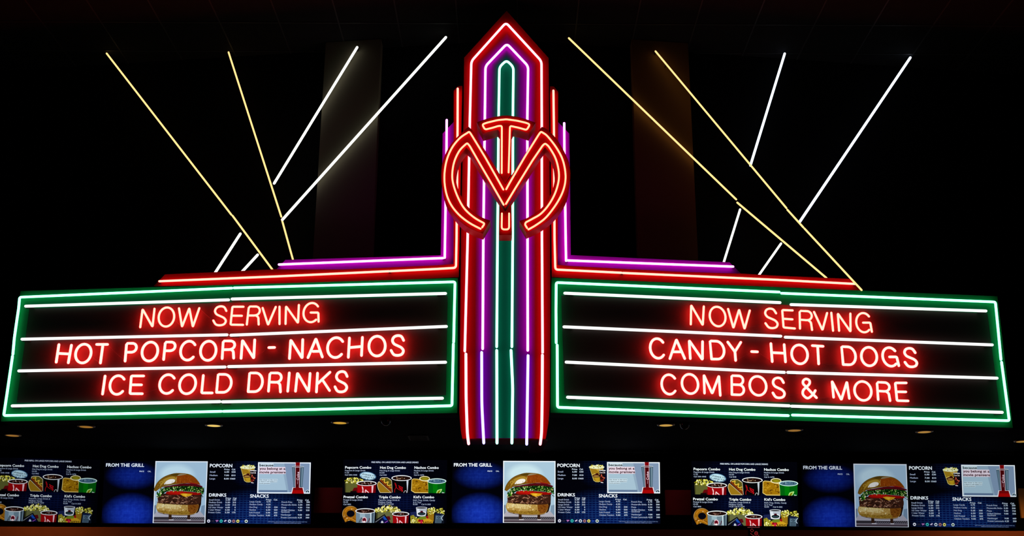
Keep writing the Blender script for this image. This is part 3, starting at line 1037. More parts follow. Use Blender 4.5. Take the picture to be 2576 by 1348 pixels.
class Screen:
    def __init__(self, x0, y0, x1, y1, kind, label, back):
        self.cx, self.cy = (x0 + x1) / 2, (y0 + y1) / 2
        w, h = (x1 - x0) * S_PX / 2, (y1 - y0) * S_PX / 2
        self.layer = -0.0035
        self.root = thing('menu_screen', label, 'menu screen', (0, 0, 0), 'digital menu screens on the back wall')
        m = MB()
        m.box((-w - 0.0018, 0, -h - 0.0018), (w + 0.0018, 0.05, h + 0.0018))
        o = m.build('housing', paint('screen_housing', (0.006, 0.006, 0.006), 0.5, 0.2), self.root, origin=(0, 0, 0))
        m = MB()
        m.box((-0.2, 0.0502, -0.12), (0.2, 0.222, 0.1))
        m.build('wall_mount', SHELL, self.root, origin=(0, 0, 0))
        m = MB()
        m.box((-w, -0.003, -h), (w, -0.0005, h))
        m.build('display', back, self.root, origin=(0, 0, 0))

    def pic(self):
        return Pic(self)


WH, WH2, WH3 = (238, 246, 252), (165, 178, 205), (205, 220, 238)
YEL = [(205, 200, 70), (236, 230, 130), (160, 150, 30), (245, 240, 180), (110, 105, 15)]
COLA = (28, 10, 8)


def cup(p, x0, x1, yr, ry, yb, body, rim=(240, 244, 248), drink=COLA, taper=2.0):
    c, rx = (x0 + x1) / 2, (x1 - x0) / 2
    p.poly(body, [(x0 + 1.5, yr), (x1 - 1.5, yr), (x1 - taper - 0.5, yb), (x0 + taper + 0.5, yb)])
    p.ell(rim, c, yr, rx, ry, n=30)
    p.ell(drink, c, yr + 0.2, rx - 2.3, ry - 1.7, n=26)
    return c


def script(p, c, x, y, k, w):      # the sweeping script on the soft drink cups
    p.line(c, catmull([(x - 6 * k, y + 8 * k), (x - 4 * k, y - 2 * k), (x - 7 * k, y - 9 * k), (x - 5 * k, y - 1 * k), (x - 3 * k, y + 8 * k)], 4), w)
    p.line(c, catmull([(x + 2 * k, y + 8 * k), (x + 3 * k, y), (x + 7 * k, y + 5 * k), (x + 11 * k, y + 6 * k)], 4), w * 1.2)
    p.line(c, [(x + 3 * k, y), (x + 12 * k, y + 8 * k)], w)


# ---- combo screen
A = Screen(862, 1157.5, 1124, 1313.5, 'combo', 'combo', wall_paper('combo_wallpaper', 'combo'))
p = A.pic()
p.text((205, 215, 235), 'FREE REFILL ON LARGE POPCORN AND LARGE DRINKS', 933, 1165.4, 3.7, 1051.5)
p.done('banner_text')
for s, x0, x1, b in (('Popcorn Combo', 867, 932.5, 1179.7), ('Hot Dog Combo', 955, 1019.7, 1179.7), ('Nachos Combo', 1041.7, 1102.5, 1179.4),
                     ('Pretzel Combo', 865, 925.5, 1252.8), ('Triple Combo', 953.5, 1008, 1252.8), ("Kid's Combo", 1040.7, 1092, 1252.3)):
    p = A.pic()
    p.text(WH, s, x0, b, 6.0, x1, bold=0.55)
    p.done('menu_heading')
for rows in (((('Popcorn & Large Drink', 867, 918.5, 1186), ('11.25', 867, 877, 1191.4), ('Cal 330-1045', 867, 897.5, 1197))),
             (('Hot Dog & Large Drink', 954.5, 1005.3, 1186), ('10.50', 954.5, 966.4, 1191.4), ('Cal 845', 954.5, 972, 1197)),
             (('Nachos & Large Drink', 1041, 1090.5, 1185.6), ('11.75', 1041, 1051.4, 1191.2), ('Cal 0-1470', 1041, 1066, 1196.6)),
             (('Pretzel & Large Drink', 865, 913, 1258.7), ('10.25', 865, 876.5, 1264), ('Cal 800', 865, 884, 1269.7)),
             (('Popcorn, Large Drink &', 952.7, 1005.5, 1258.7), ('Medium Candy', 952.7, 986.5, 1264), ('14.25 Cal 0-1230', 952.7, 991, 1268.8)),
             (("Kid's Tray, Drink, Candy", 1040, 1094.7, 1258.8), ('& A Toy!', 1040, 1060, 1264), ('8.00', 1040, 1051, 1268.8), ('Cal 0-305', 1060.8, 1084, 1268.8))):
    for s, x0, x1, b in rows:
        p = A.pic()
        p.text(WH2, s, x0, b, 3.4, x1)
        p.done('menu_text')
# popcorn bag
p = A.pic()
p.poly((92, 94, 44), [(867.5, 1214), (904, 1214), (902, 1238.5), (869, 1238.5)]).poly((60, 58, 24), [(867.5, 1214), (870.5, 1214), (871, 1238.5), (869, 1238.5)])
p.blobs(YEL, 869, 1203, 914, 1216, 95, 2.1, inside=lambda x, y: y > 1203 + abs(x - 888) ** 2 / 150)
p.poly((96, 8, 12), [(888, 1233), (891, 1227), (900, 1226), (901, 1238.5), (884, 1238.5)]).poly((18, 8, 8), [(882, 1238.5), (883, 1235), (897, 1234), (898, 1238.5)])
p.done('popcorn_picture')
p = A.pic()
for k, c in enumerate(((40, 70, 105), (95, 135, 170), (190, 225, 242))):
    p.ell(c, 925.4, 1197.6, 21.5 - 1.3 * k, 10.6 - 0.9 * k, rot=8, n=30)
p.text((6, 14, 22), 'UPGRADE TO', 909.5, 1194.3, 3.6, 943.5, rot=9)
p.text((6, 14, 22), 'A LARGE TUB', 907.5, 1199.6, 3.6, 942.5, rot=9)
p.text((6, 14, 22), 'FOR $1.00', 908, 1205, 3.4, 938, rot=9)
p.done('speech_bubble')


def red_cup(p, x0, x1, yr, ry, yb, k):
    c = cup(p, x0, x1, yr, ry, yb, (152, 6, 12))
    p.poly((110, 2, 8), [(x1 - 8 * k, yr + ry - 1), (x1 - 2, yr + 2), (x1 - 3, yb), (x1 - 8 * k, yb)])
    p.poly((238, 190, 200), [(x1 - 12.5 * k, yr + ry), (x1 - 7.5 * k, yr + ry - 0.7), (x1 - 9.2 * k, yb), (x1 - 12 * k, yb)])
    p.ell((240, 244, 248), c, yr, (x1 - x0) / 2, ry, n=30)
    p.ell(COLA, c, yr + 0.2, (x1 - x0) / 2 - 2.3, ry - 1.7, n=26)
    p.blobs([(70, 30, 26), (110, 70, 62), (190, 170, 165)], c - 12 * k, yr - 1.6, c + 12 * k, yr + 2.6, 16, 1.6 * k)
    script(p, (240, 200, 206), c - 5 * k, yb - 7.3 * k, 0.9 * k, 1.7 * k)


p = A.pic()
red_cup(p, 898, 948, 1215.8, 6.4, 1239, 1.0)
p.done('soft_drink_picture')
# hot dog
p = A.pic()
p.poly((226, 214, 170), catmull([(949.6, 1220), (951, 1214), (954, 1210.3)], 3) + [(986, 1238.9), (957, 1238.9), (952, 1230)])
p.poly((150, 112, 22), catmull([(950.6, 1220), (952, 1214.5), (954.2, 1211.8)], 3) + [(984, 1238), (957.6, 1238), (953, 1229.5)])
p.poly((215, 205, 175), [(955.6, 1207), (957, 1202.6), (961, 1200.8), (974.8, 1200.8), (981, 1204.2), (986, 1208.5), (988.3, 1238), (984, 1236)])
p.poly((92, 84, 24), [(957.2, 1206.6), (959, 1202.4), (974.4, 1202), (985, 1209), (987, 1233), (972, 1218)])
p.poly((116, 48, 10), [(955.5, 1208.5), (959, 1205), (986.5, 1229), (987.5, 1238.5), (984, 1236.6)])
p.line((236, 190, 60), catmull([(960, 1206), (963.5, 1206.5), (968, 1204.5), (967, 1211), (970, 1214.5), (977, 1211.5), (975, 1218), (977.5, 1221), (985, 1219)], 4), 1.9)
p.line((214, 140, 40), catmull([(979, 1226), (982, 1224), (985, 1228)], 3), 2.2)
p.done('hot_dog_picture')
p = A.pic()
cup(p, 985, 1036, 1202.4, 7.1, 1239, (4, 4, 6), taper=5)
p.line((170, 12, 20), catmull([(994, 1238), (994, 1231), (998, 1222), (994, 1214), (997, 1224), (1003, 1230), (1012, 1234)], 4), 1.4)
p.line((185, 14, 24), catmull([(1003, 1221), (1008, 1224), (1013, 1226), (1010, 1230), (1004, 1225), (1013, 1232), (1012, 1236)], 4), 2.0)
p.poly((196, 204, 216), [(1023, 1209), (1028, 1208), (1026, 1238), (1025, 1238)])
p.line((190, 190, 198), catmull([(1016.5, 1239), (1018.5, 1234.5), (1022, 1233.5), (1024, 1239)], 4), 1.1)
p.blobs([(86, 52, 30), (150, 120, 95)], 998, 1200.5, 1022, 1205.5, 14, 1.6)
p.done('soft_drink_picture')
p = A.pic()
nach = [(1036, 1206), (1040.7, 1203.4), (1052, 1204.2), (1064, 1208), (1076.5, 1210), (1079.3, 1239), (1044, 1239), (1035, 1233.6)]
p.poly((238, 214, 130), nach)
p.poly((158, 112, 10), [(1037.2, 1206.8), (1041, 1204.8), (1051.8, 1205.6), (1064, 1209.4), (1075.6, 1211.4), (1078, 1237.4), (1044.6, 1237.4), (1036.4, 1232.8)])
for q in ([(1046, 1211), (1048.5, 1209.5), (1051, 1212)], [(1064, 1213), (1070, 1214), (1074, 1218), (1070, 1220)], [(1053, 1230), (1054.5, 1226.5), (1060, 1226)], [(1072, 1229), (1075, 1232), (1077, 1229.5)]):
    p.line((60, 26, 4), catmull(q, 3), 1.8)
p.blobs([(188, 142, 30), (130, 84, 6)], 1040, 1213, 1074, 1234, 26, 2.0)
p.done('nachos_picture')
p = A.pic()
p.ell((240, 226, 180), 1068.4, 1203.4, 13.4, 6.4).ell((120, 112, 20), 1068.6, 1203.2, 11.2, 4.6).ell((150, 138, 20), 1069, 1203.8, 7, 2.6)
p.done('cheese_dip_picture')
p = A.pic()
cup(p, 1075.6, 1123, 1209.4, 6.8, 1238.9, (0, 92, 14), rim=(214, 244, 236), drink=(70, 104, 128))
p.poly((0, 116, 10), [(1089, 1216), (1101, 1216.5), (1101, 1238.9), (1090, 1238.9)])
p.blobs([(110, 140, 158), (40, 72, 92)], 1085, 1206.5, 1114, 1212, 16, 2.0)
p.poly((176, 226, 130), catmull([(1098, 1238.9), (1101, 1232), (1107, 1229.5), (1112.5, 1229), (1110.5, 1234.5), (1107, 1238.9)], 3))
p.poly((120, 120, 6), catmull([(1100.5, 1238.9), (1102.5, 1234), (1109, 1231.3), (1107, 1236), (1105, 1238.9)], 3))
p.text((225, 245, 235), 'bo', 1112.5, 1238.9, 3, 1118)
p.done('soft_drink_picture')
# second row
p = A.pic()
p.ell((196, 160, 110), 884.7, 1291, 20.6, 19.6, 150, 390, n=30)
p.poly((150, 96, 14), catmull([(866, 1300), (865.2, 1288), (871, 1276.5), (884, 1272.4), (897, 1275.5), (904, 1286), (904.5, 1300), (900, 1311.5), (884, 1307), (872, 1311.5)], 4))
p.ell((6, 6, 16), 885, 1290.2, 10, 8.2)
p.line((186, 116, 20), catmull([(871, 1286), (876, 1278.5), (885, 1276.5), (893, 1279)], 4), 2.6)
p.line((120, 66, 8), catmull([(868, 1304), (874, 1298), (884, 1300), (896, 1305), (902, 1311)], 4), 3.0)
p.line((196, 128, 34), catmull([(872, 1309), (876, 1301), (886, 1302), (898, 1308)], 4), 2.2)
p.blobs([(226, 196, 150), (92, 48, 6)], 868, 1278, 902, 1310, 26, 1.1, inside=lambda x, y: ((x - 885) / 11) ** 2 + ((y - 1290) / 9.5) ** 2 > 1)
p.done('pretzel_picture')
p = A.pic()
c = cup(p, 896.6, 947, 1283.6, 6.7, 1312.5, (112, 134, 150))
p.poly((150, 174, 188), [(908, 1290), (921, 1291), (921, 1312.5), (909, 1312.5)]).poly((222, 236, 242), [(934, 1289), (936, 1289), (936.5, 1312.5), (935, 1312.5)]).poly((40, 54, 70), [(939, 1288), (942, 1287), (941.5, 1312.5), (939, 1312.5)])
p.ell((236, 198, 208), 919.5, 1305.4, 6.4, 7.1).ell((96, 8, 26), 919.5, 1305.8, 4.6, 5.4).ell((238, 230, 234), 919.3, 1309.6, 2.6, 2.0)
for k in range(3):
    p.line((20, 22, 30), [(906 + 2.5 * k, 1312), (912 + 1.5 * k, 1299 + k)], 1.3)
p.line((80, 10, 26), catmull([(928, 1312), (931, 1307), (932, 1301)], 3), 1.8)
p.blobs([(72, 40, 34), (120, 84, 74)], 908, 1281.5, 936, 1287, 16, 1.7)
p.done('soft_drink_picture')
p = A.pic()
p.poly((98, 100, 62), [(948, 1284), (1000, 1284), (996, 1312.5), (949, 1312.5)]).poly((52, 54, 26), [(948, 1284), (952.5, 1284), (952.5, 1312.5), (949, 1312.5)])
p.blobs(YEL, 947.5, 1270, 1010, 1285, 130, 2.2, inside=lambda x, y: y > 1269.5 + abs(x - 978) ** 2 / 95)
p.done('popcorn_picture')
p = A.pic()
p.poly((8, 9, 16), [(946.5, 1305.5), (970.3, 1290.6), (986, 1312.5), (946.5, 1312.5)]).poly((110, 116, 124), [(947.5, 1309.5), (969.6, 1294), (970.4, 1294.8), (948, 1311.5)])
p.poly((10, 14, 60), [(962, 1304), (969.8, 1294.6), (982.5, 1312.5), (957, 1312.5)]).poly((22, 70, 168), [(966, 1299.5), (970, 1295.5), (978, 1305), (971, 1305)])
p.text((226, 232, 240), '&', 961.5, 1312.3, 5.2, 968)
p.line((150, 70, 180), [(971, 1312), (979, 1307)], 1.6).poly((84, 8, 16), [(974.5, 1296.5), (983, 1295.5), (986, 1304), (980, 1305.5)])
p.done('candy_box_picture')
p = A.pic()
red_cup(p, 989, 1032, 1290.2, 5.8, 1312.5, 0.86)
p.done('soft_drink_picture')
p = A.pic()
p.poly((26, 34, 78), [(1034.5, 1285.5), (1050, 1284), (1052, 1300), (1035, 1300)]).poly((200, 152, 30), catmull([(1050, 1303), (1060, 1298), (1076, 1297), (1093, 1292)], 3) + [(1091, 1312.5), (1048, 1312.5)])
p.poly((150, 140, 40), [(1034.6, 1296), (1042, 1292), (1048, 1298), (1056, 1312.5), (1036, 1312.5)])
p.blobs(YEL + [(40, 40, 10)], 1035, 1294, 1050, 1311, 30, 1.6)
p.ell((150, 10, 24), 1061, 1309, 7, 7.5, 180, 360).poly((200, 30, 70), [(1059.5, 1312.5), (1061, 1305), (1063.5, 1305), (1065.5, 1312.5)])
p.poly((110, 130, 30), [(1052, 1300), (1062, 1296), (1076, 1296), (1074, 1302), (1060, 1304)])
p.text((34, 16, 8), 'unc', 1067, 1311.8, 5.6, 1090)
p.ell((150, 12, 22), 1078.5, 1297.5, 4.6, 3.6)
p.done('kids_tray_picture')
p = A.pic()
p.poly((150, 110, 20), [(1076.5, 1285), (1094, 1283), (1093, 1308), (1080, 1300)])
p.blobs(YEL, 1077, 1274, 1119, 1290, 95, 2.0, inside=lambda x, y: y > 1273.5 + abs(x - 1094) ** 2 / 130)
p.done('popcorn_picture')
p = A.pic()
p.poly((176, 184, 198), [(1048.8, 1274.5), (1076.6, 1274.5), (1073.5, 1294), (1051.5, 1294)]).ell((176, 184, 198), 1062.5, 1294, 11, 1.8)
p.poly((214, 222, 234), [(1050, 1277), (1057, 1277), (1058, 1294), (1052, 1294)])
p.ell((214, 218, 226), 1062.6, 1274.4, 14.2, 2.5).ell((30, 32, 40), 1062.6, 1274.8, 12.4, 1.6)
p.ell((246, 248, 250), 1063, 1288.6, 11.4, 5.6).ell((12, 22, 32), 1063, 1288.9, 9.8, 4.2).poly((64, 12, 24), [(1059.5, 1285.8), (1060.2, 1281.8), (1066, 1281.8), (1066.8, 1285.8)])
p.line((70, 110, 110), [(1056, 1288.6), (1063, 1290), (1070, 1288.6)], 1.1)
p.done('soft_drink_picture')
p = A.pic()
p.poly((12, 18, 30), [(1095, 1286), (1119, 1289.5), (1119.5, 1312.5), (1093, 1312.5)])
p.poly((84, 108, 128), [(1098, 1289.5), (1114, 1291), (1112.5, 1311.5), (1097, 1311.5)])
for k in range(3):
    p.line((18, 34, 48), [(1099, 1303.5 + 3 * k), (1111.5, 1303.2 + 3 * k)], 1.3)
p.poly((20, 30, 66), [(1098, 1288.5), (1113, 1290.5), (1112.4, 1294), (1098, 1293)]).line((186, 204, 226), catmull([(1117.5, 1292), (1113, 1299), (1116, 1305)], 3), 1.6)
p.line((20, 34, 50), catmull([(1102, 1299), (1105, 1296), (1109, 1298), (1104, 1301)], 3), 1.4)
p.done('candy_bag_picture')

# ---- grill screen
B = Screen(1137, 1159, 1398.4, 1314, 'grill', 'grill', wall_paper('grill_wallpaper', 'grill'))
p = B.pic()
p.text(WH, 'FROM THE GRILL', 1141, 1174.4, 8.2, 1236.6, bold=0.8)
p.done('menu_heading')
p = B.pic()
p.text(WH3, 'PRICE', 1226, 1187.4, 3.4, 1237.7)
p.text(WH3, 'CAL.', 1247, 1187.4, 3.4, 1255.6)
p.done('menu_text')
p = B.pic()
p.rect((240, 246, 250), 1265.5, 1160, 1397.3, 1313)
p.rect((170, 200, 218), 1268, 1162.5, 1395, 1312)
for k in range(9):
    w = k / 8
    p.ell((172 + 30 * w, 202 + 28 * w, 219 + 18 * w), 1320, 1198 - 6 * w, 51.5 - 18 * w, 35 - 18 * w, n=36)
p.poly((124, 150, 172), [(1386, 1270), (1395, 1268), (1395, 1296), (1384, 1292)]).poly((110, 124, 142), [(1268, 1270), (1272, 1268), (1272, 1292), (1268, 1294)])
p.poly((176, 172, 180), [(1268, 1293), (1276, 1282), (1382, 1282), (1395, 1296), (1395, 1300), (1268, 1300)])
p.rect((52, 48, 54), 1268, 1298, 1395, 1305).rect((150, 140, 148), 1268, 1304.8, 1395, 1306.6).rect((74, 62, 70), 1268, 1306.6, 1395, 1312)
for k in range(16):
    x = 1315 + k * 5
    p.line((132, 128, 138), [(x, 1304.5), (x + 5, 1298.6)], 0.9)
p.rect((206, 204, 208), 1314, 1296, 1352, 1297.8).rect((214, 210, 214), 1306, 1304, 1318, 1306.2).rect((220, 216, 220), 1352, 1304, 1361, 1306.2)
burger = p.done('burger_picture')
p = B.pic()
p.rect((50, 30, 20), 1305, 1291, 1312.5, 1304).rect((48, 28, 20), 1352, 1290, 1359, 1304)
p.poly((30, 12, 8), [(1276, 1240), (1386, 1240), (1385, 1266), (1380, 1284), (1376, 1288), (1278, 1284)])
p.poly((176, 138, 66), catmull([(1275, 1263.5), (1300, 1265.5), (1330, 1267.5), (1358, 1267), (1378, 1266), (1378, 1278), (1371, 1289), (1352, 1292.5), (1320, 1292.5), (1290, 1288.5), (1277, 1284), (1272.5, 1274)], 3))
p.poly((214, 190, 124), catmull([(1276, 1265), (1300, 1266.5), (1330, 1269), (1328, 1279), (1300, 1277), (1275, 1276)], 3))
p.poly((126, 72, 18), catmull([(1352, 1268), (1378, 1267), (1377.5, 1278), (1370, 1288), (1354, 1291)], 3))
p.poly((146, 110, 34), catmull([(1275, 1281), (1300, 1283.5), (1330, 1284.5), (1356, 1284), (1352, 1291.5), (1320, 1292), (1290, 1288), (1278, 1284.5)], 3))
p.blobs([(222, 200, 140), (200, 170, 100), (190, 156, 84), (206, 180, 114)], 1278, 1268, 1350, 1282, 46, 2.0)
p.blobs([(120, 86, 20), (168, 132, 48), (132, 96, 26)], 1282, 1282, 1352, 1290.5, 34, 1.7)
p.blobs([(236, 222, 172)], 1277, 1267, 1312, 1279, 16, 1.3)
p.blobs([(104, 50, 10), (140, 80, 24), (92, 44, 10)], 1354, 1269, 1374, 1287, 18, 1.8)
p.line((84, 54, 14), catmull([(1279, 1286), (1292, 1289.8), (1320, 1293.3), (1352, 1293.3), (1370, 1289.8)], 4), 1.2)
p.done('bottom_bun', parent=burger)
p = B.pic()
p.poly((58, 30, 20), catmull([(1276, 1249), (1284, 1243), (1310, 1242), (1345, 1246), (1370, 1243), (1384, 1246), (1384, 1262), (1372, 1267), (1340, 1267.5), (1300, 1264.5), (1278, 1262)], 3))
for k in range(120):
    x, y = random.uniform(1277, 1374), random.uniform(1245, 1264.5)
    a = random.uniform(-0.9, 0.9)
    L = random.uniform(1.5, 4.5)
    p.line(random.choice([(176, 122, 92), (206, 160, 128), (110, 62, 42), (24, 10, 6), (36, 16, 10), (142, 88, 62)]),
           catmull([(x - L * math.cos(a), y - L * math.sin(a)), (x, y + random.uniform(-1, 1)), (x + L * math.cos(a), y + L * math.sin(a))], 2), random.uniform(0.7, 1.5))
p.done('patty', parent=burger)
p = B.pic()
p.poly((150, 12, 8), catmull([(1297, 1240), (1302, 1234.5), (1330, 1233), (1366, 1236), (1385, 1238), (1384, 1242.5), (1350, 1243), (1306, 1243)], 3)).poly((186, 20, 10), catmull([(1302, 1239), (1310, 1234.5), (1336, 1235), (1350, 1239), (1330, 1241.5)], 3))
p.done('tomato', parent=burger)
p = B.pic()
p.poly((214, 158, 24), [(1333, 1240.5), (1342, 1239), (1364.5, 1240.4), (1358, 1245.5), (1347, 1248.2), (1340, 1245.6)]).poly((238, 190, 60), [(1338, 1241.5), (1352, 1241), (1348, 1246)])
p.done('cheese', parent=burger)
p = B.pic()
GR = [(20, 84, 14), (52, 130, 26), (108, 172, 44), (190, 210, 110), (10, 46, 10), (226, 226, 170), (32, 104, 20)]
p.poly((9, 34, 8), catmull([(1279, 1243), (1285, 1230), (1300, 1224), (1330, 1220.5), (1360, 1220), (1388, 1223.5), (1393, 1230), (1392, 1238), (1384, 1237.5), (1360, 1235), (1330, 1232.5), (1304, 1233.5), (1290, 1241), (1283, 1248)], 3))
for k in range(230):
    x = random.uniform(1281, 1394)
    y = 1228 + random.uniform(-6.5, 6.5) + (2.5 if x > 1372 else 0) + (x < 1296) * (1296 - x) * 0.55
    p.ell(random.choice(GR), x, y, random.uniform(0.9, 2.3), random.uniform(0.5, 1.1), rot=random.uniform(0, 180), n=7)
p.blobs(GR, 1275.5, 1236, 1288, 1249, 34, 1.7)
p.blobs([(20, 60, 14), (60, 110, 30), (12, 30, 10)], 1384, 1234, 1394, 1247, 16, 1.5)
p.done('lettuce', parent=burger)
p = B.pic()
p.poly((84, 10, 20), catmull([(1286, 1224), (1310, 1219.5), (1345, 1214), (1375, 1216), (1391, 1221)], 3) + catmull([(1390, 1223.5), (1360, 1220.5), (1330, 1221), (1300, 1224.5)], 3))
p.poly((122, 84, 16), catmull([(1269.2, 1231.5), (1272, 1222), (1277, 1213.6), (1290, 1200.6), (1307, 1192.5), (1325, 1188.8), (1353.7, 1190.7), (1369.3, 1198), (1379.7, 1208.4), (1385.5, 1217.5)], 3) + catmull([(1386, 1218), (1365, 1214.5), (1345, 1214), (1318, 1217.5), (1298, 1221), (1287.5, 1224.5), (1275, 1234.5)], 3))
p.poly((140, 62, 8), catmull([(1324, 1196), (1340, 1193.5), (1356, 1194), (1369, 1199.5), (1378.5, 1209), (1384, 1216.5), (1366, 1213), (1346, 1213), (1324, 1214.5), (1326, 1204)], 3))
p.poly((172, 134, 44), catmull([(1283, 1212), (1296, 1202.5), (1312, 1197.5), (1322, 1199), (1324, 1206), (1310, 1206), (1296, 1212), (1285, 1222)], 3))
p.poly((246, 240, 226), catmull([(1294, 1217), (1300, 1208.5), (1310, 1204), (1320, 1204.5), (1321, 1210), (1312, 1215), (1302, 1216.5)], 3))
p.poly((84, 62, 12), catmull([(1306, 1193.6), (1325, 1190), (1334, 1190.5), (1327, 1195), (1316, 1196)], 3)).poly((150, 132, 96), catmull([(1327, 1196), (1332, 1191.5), (1350, 1191.5), (1337, 1194.5)], 3))
p.poly((150, 22, 20), catmull([(1346, 1212.6), (1366, 1212.8), (1384, 1217.2), (1366, 1215)], 3))
p.blobs([(150, 110, 26), (104, 70, 10), (168, 128, 44), (124, 86, 18)], 1273, 1206, 1294, 1231, 30, 1.6, inside=lambda x, y: y > 1231 - (x - 1270) * 1.35 and y < 1232 - (x - 1275) * 0.3)
p.line((66, 44, 8), catmull([(1269.5, 1231), (1277, 1213.6), (1290, 1200.8), (1307, 1192.8), (1325, 1189)], 4), 0.8)
p.line((236, 220, 190), [(1303, 1216), (1303.6, 1211)], 0.5).line((60, 44, 14), [(1298.5, 1217), (1299, 1213.5)], 0.7).line((60, 44, 14), [(1314, 1213.5), (1315.5, 1209.5)], 0.7)
p.line((206, 176, 90), catmull([(1326, 1198), (1324.5, 1205), (1325.5, 1212)], 4), 1.0)
p.blobs([(152, 70, 10), (130, 54, 6), (160, 78, 14)], 1330, 1197, 1376, 1212, 40, 1.8, inside=lambda x, y: y > 1196 + max(0, x - 1356) * .6)
p.line((196, 120, 40), [(1334, 1206), (1336, 1212)], 0.5).line((196, 110, 40), [(1358, 1206), (1361, 1211)], 0.5).line((200, 100, 50), [(1346, 1207), (1347, 1212.5)], 0.5)
p.done('top_bun', parent=burger)

# ---- snack and drink screen
Cs = Screen(1399.4, 1160.5, 1660, 1315, 'snack', 'snack', wall_paper('snack_wallpaper', 'snack'))
for s, x0, b, x1, h in (('POPCORN', 1402, 1176, 1458, 8.4), ('DRINKS', 1402.8, 1248.4, 1445.8, 7.6), ('SNACKS', 1506, 1250.6, 1552.4, 8.0)):
    p = Cs.pic()
    p.text(WH, s, x0, b, h, x1, bold=0.75)
    p.done('menu_heading')


def table(rows, heads, hb, px, cx_, h=3.6):
    p = Cs.pic()
    p.text(WH3, 'Price', heads[0], hb, h, heads[0] + 13)
    p.text(WH3, 'Cal.', heads[1], hb, h, heads[1] + 9.6)
    p.done('column_heading')
    for n, x0, x1, b, pr, ca in rows:
        p = Cs.pic()
        p.text(WH2, n, x0, b, h, x1)
        if pr:
            p.text(WH3, pr, px[0], b, h, px[1])
        if ca:
            p.text(WH3, ca, cx_[1] - (cx_[1] - cx_[0]) * min(1.3, len(ca) / 3), b, h, cx_[1])
        p.done('price_line')


table([('Small', 1403, 1416.5, 1189.4, '6.00', '530'), ('Medium', 1403, 1422.6, 1197.8, '7.00', '810'), ('Large', 1403, 1417, 1206.1, '8.00', '1060')], (1439, 1457.6), 1183, (1439.6, 1451.2), (1457.7, 1467.5), 3.9)
table([(n, 1403.8, x1, b, pr, ca) for n, x1, b, pr, ca in (('Small Drink', 1431.5, 1258.3, '5.00', '165'), ('Medium Drink', 1437, 1264.4, '5.50', '210'), ('Large Drink', 1432, 1270.5, '6.00', '315'),
       ('1/2 Liter Water', 1440.4, 1276.7, '4.00', '0'), ('1 Liter Water', 1434.8, 1282.8, '5.00', '0'), ('Frozen Coke', 1434.5, 1289, '5.50', '175'))], (1445.5, 1463.7), 1254, (1445.7, 1457), (1463.7, 1471.6))
table([(n, 1506.5, x1, b, pr, ca) for n, x1, b, pr, ca in (('Large Candy', 1534.5, 1262.1, '4.75', ''), ('Medium Candy', 1539.3, 1268.8, '4.25', ''), ('Hot Dog', 1526, 1275.5, '5.25', '330'),
       ('Nachos', 1523.2, 1282.1, '6.50', '550'), ('Soft Pretzel', 1533, 1288.8, '5.00', '365'), ('Chicken Tenders', 1543.7, 1295.5, '9.00', '475'))], (1547.5, 1566.7), 1257, (1548.4, 1559), (1568.5, 1577))
table([(n, 1587, x1, b, pr, ca) for n, x1, b, pr, ca in (('French Fries', 1613.5, 1262.5, '3.75', '200'), ('Mozzarella Sticks', 1625, 1269.1, '5.50', '500'), ('Pizza', 1599, 1275.7, '9.50', '735'),
       ('Grilled Chicken', 1620.5, 1282.3, '9.00', '335'), ('Sandwich', 1608, 1286.6, '', ''), ('Hamburger', 1612.5, 1293.6, '9.00', '660'), ('Frozen Lemonade', 1627, 1300.2, '4.25', '300'))], (1626, 1646), 1257.4, (1629, 1639), (1649, 1657.6))
p = Cs.pic()
p.text((120, 140, 185), '2,000 calories a day is used for general nutrition advice, but calorie needs vary.', 1555, 1309.8, 2.0, 1653)
p.text((120, 140, 185), 'Additional nutrition information available upon request.', 1570, 1313, 2.0, 1638)
p.done('fine_print')
ICON = [((226, 228, 240), (30, 24, 50)), ((40, 40, 60), (14, 14, 24)), ((176, 110, 176), (60, 20, 60)), ((60, 200, 190), (20, 90, 100)), ((214, 200, 226), (80, 50, 90)),
        ((226, 236, 246), (30, 50, 70)), ((170, 120, 130), (90, 50, 56)), ((236, 226, 120), (60, 56, 10)), ((30, 70, 180), (16, 30, 90)), ((232, 240, 232), (24, 60, 30))]
for k, (a, b) in enumerate(ICON):
    x = 1407 + 10.45 * k
    p = Cs.pic()
    if k in (1, 8):
        p.rect(a, x - 3.4, 1306.4, x + 3.4, 1310).rect(b, x - 2.4, 1307.6, x + 2.4, 1308.8)
    elif k == 2:
        p.poly(a, [(x - 3.8, 1305.6), (x + 3.8, 1305.6), (x + 2.6, 1309), (x, 1308.6), (x - 0.6, 1311.4)])
    elif k == 4:
        p.poly(a, [(x - 3.8, 1308), (x + 1.2, 1304.6), (x + 3.6, 1306), (x - 1.6, 1310)]).poly(b, [(x - 1, 1311.5), (x + 3, 1308.2), (x + 3.6, 1310)])
    else:
        p.ell(a, x, 1308, 3.9, 3.9).ell(b, x, 1308.2, 2.3, 1.3 if k in (0, 7) else 1.9)
    p.done('brand_icon')
p = Cs.pic()
p.poly((206, 196, 110), [(1482.3, 1177), (1517.6, 1177), (1511, 1210.6), (1505, 1212.6), (1498, 1212.2), (1492.5, 1209)])
p.poly((160, 122, 26), [(1483.6, 1178), (1516.4, 1178), (1510, 1209.6), (1504, 1211.4), (1498.6, 1211), (1493.5, 1208.2)])
p.poly((196, 160, 60), [(1496, 1178), (1510, 1178), (1506, 1188)]).poly((188, 150, 30), [(1495, 1201), (1508, 1202), (1505, 1211), (1499, 1210)])
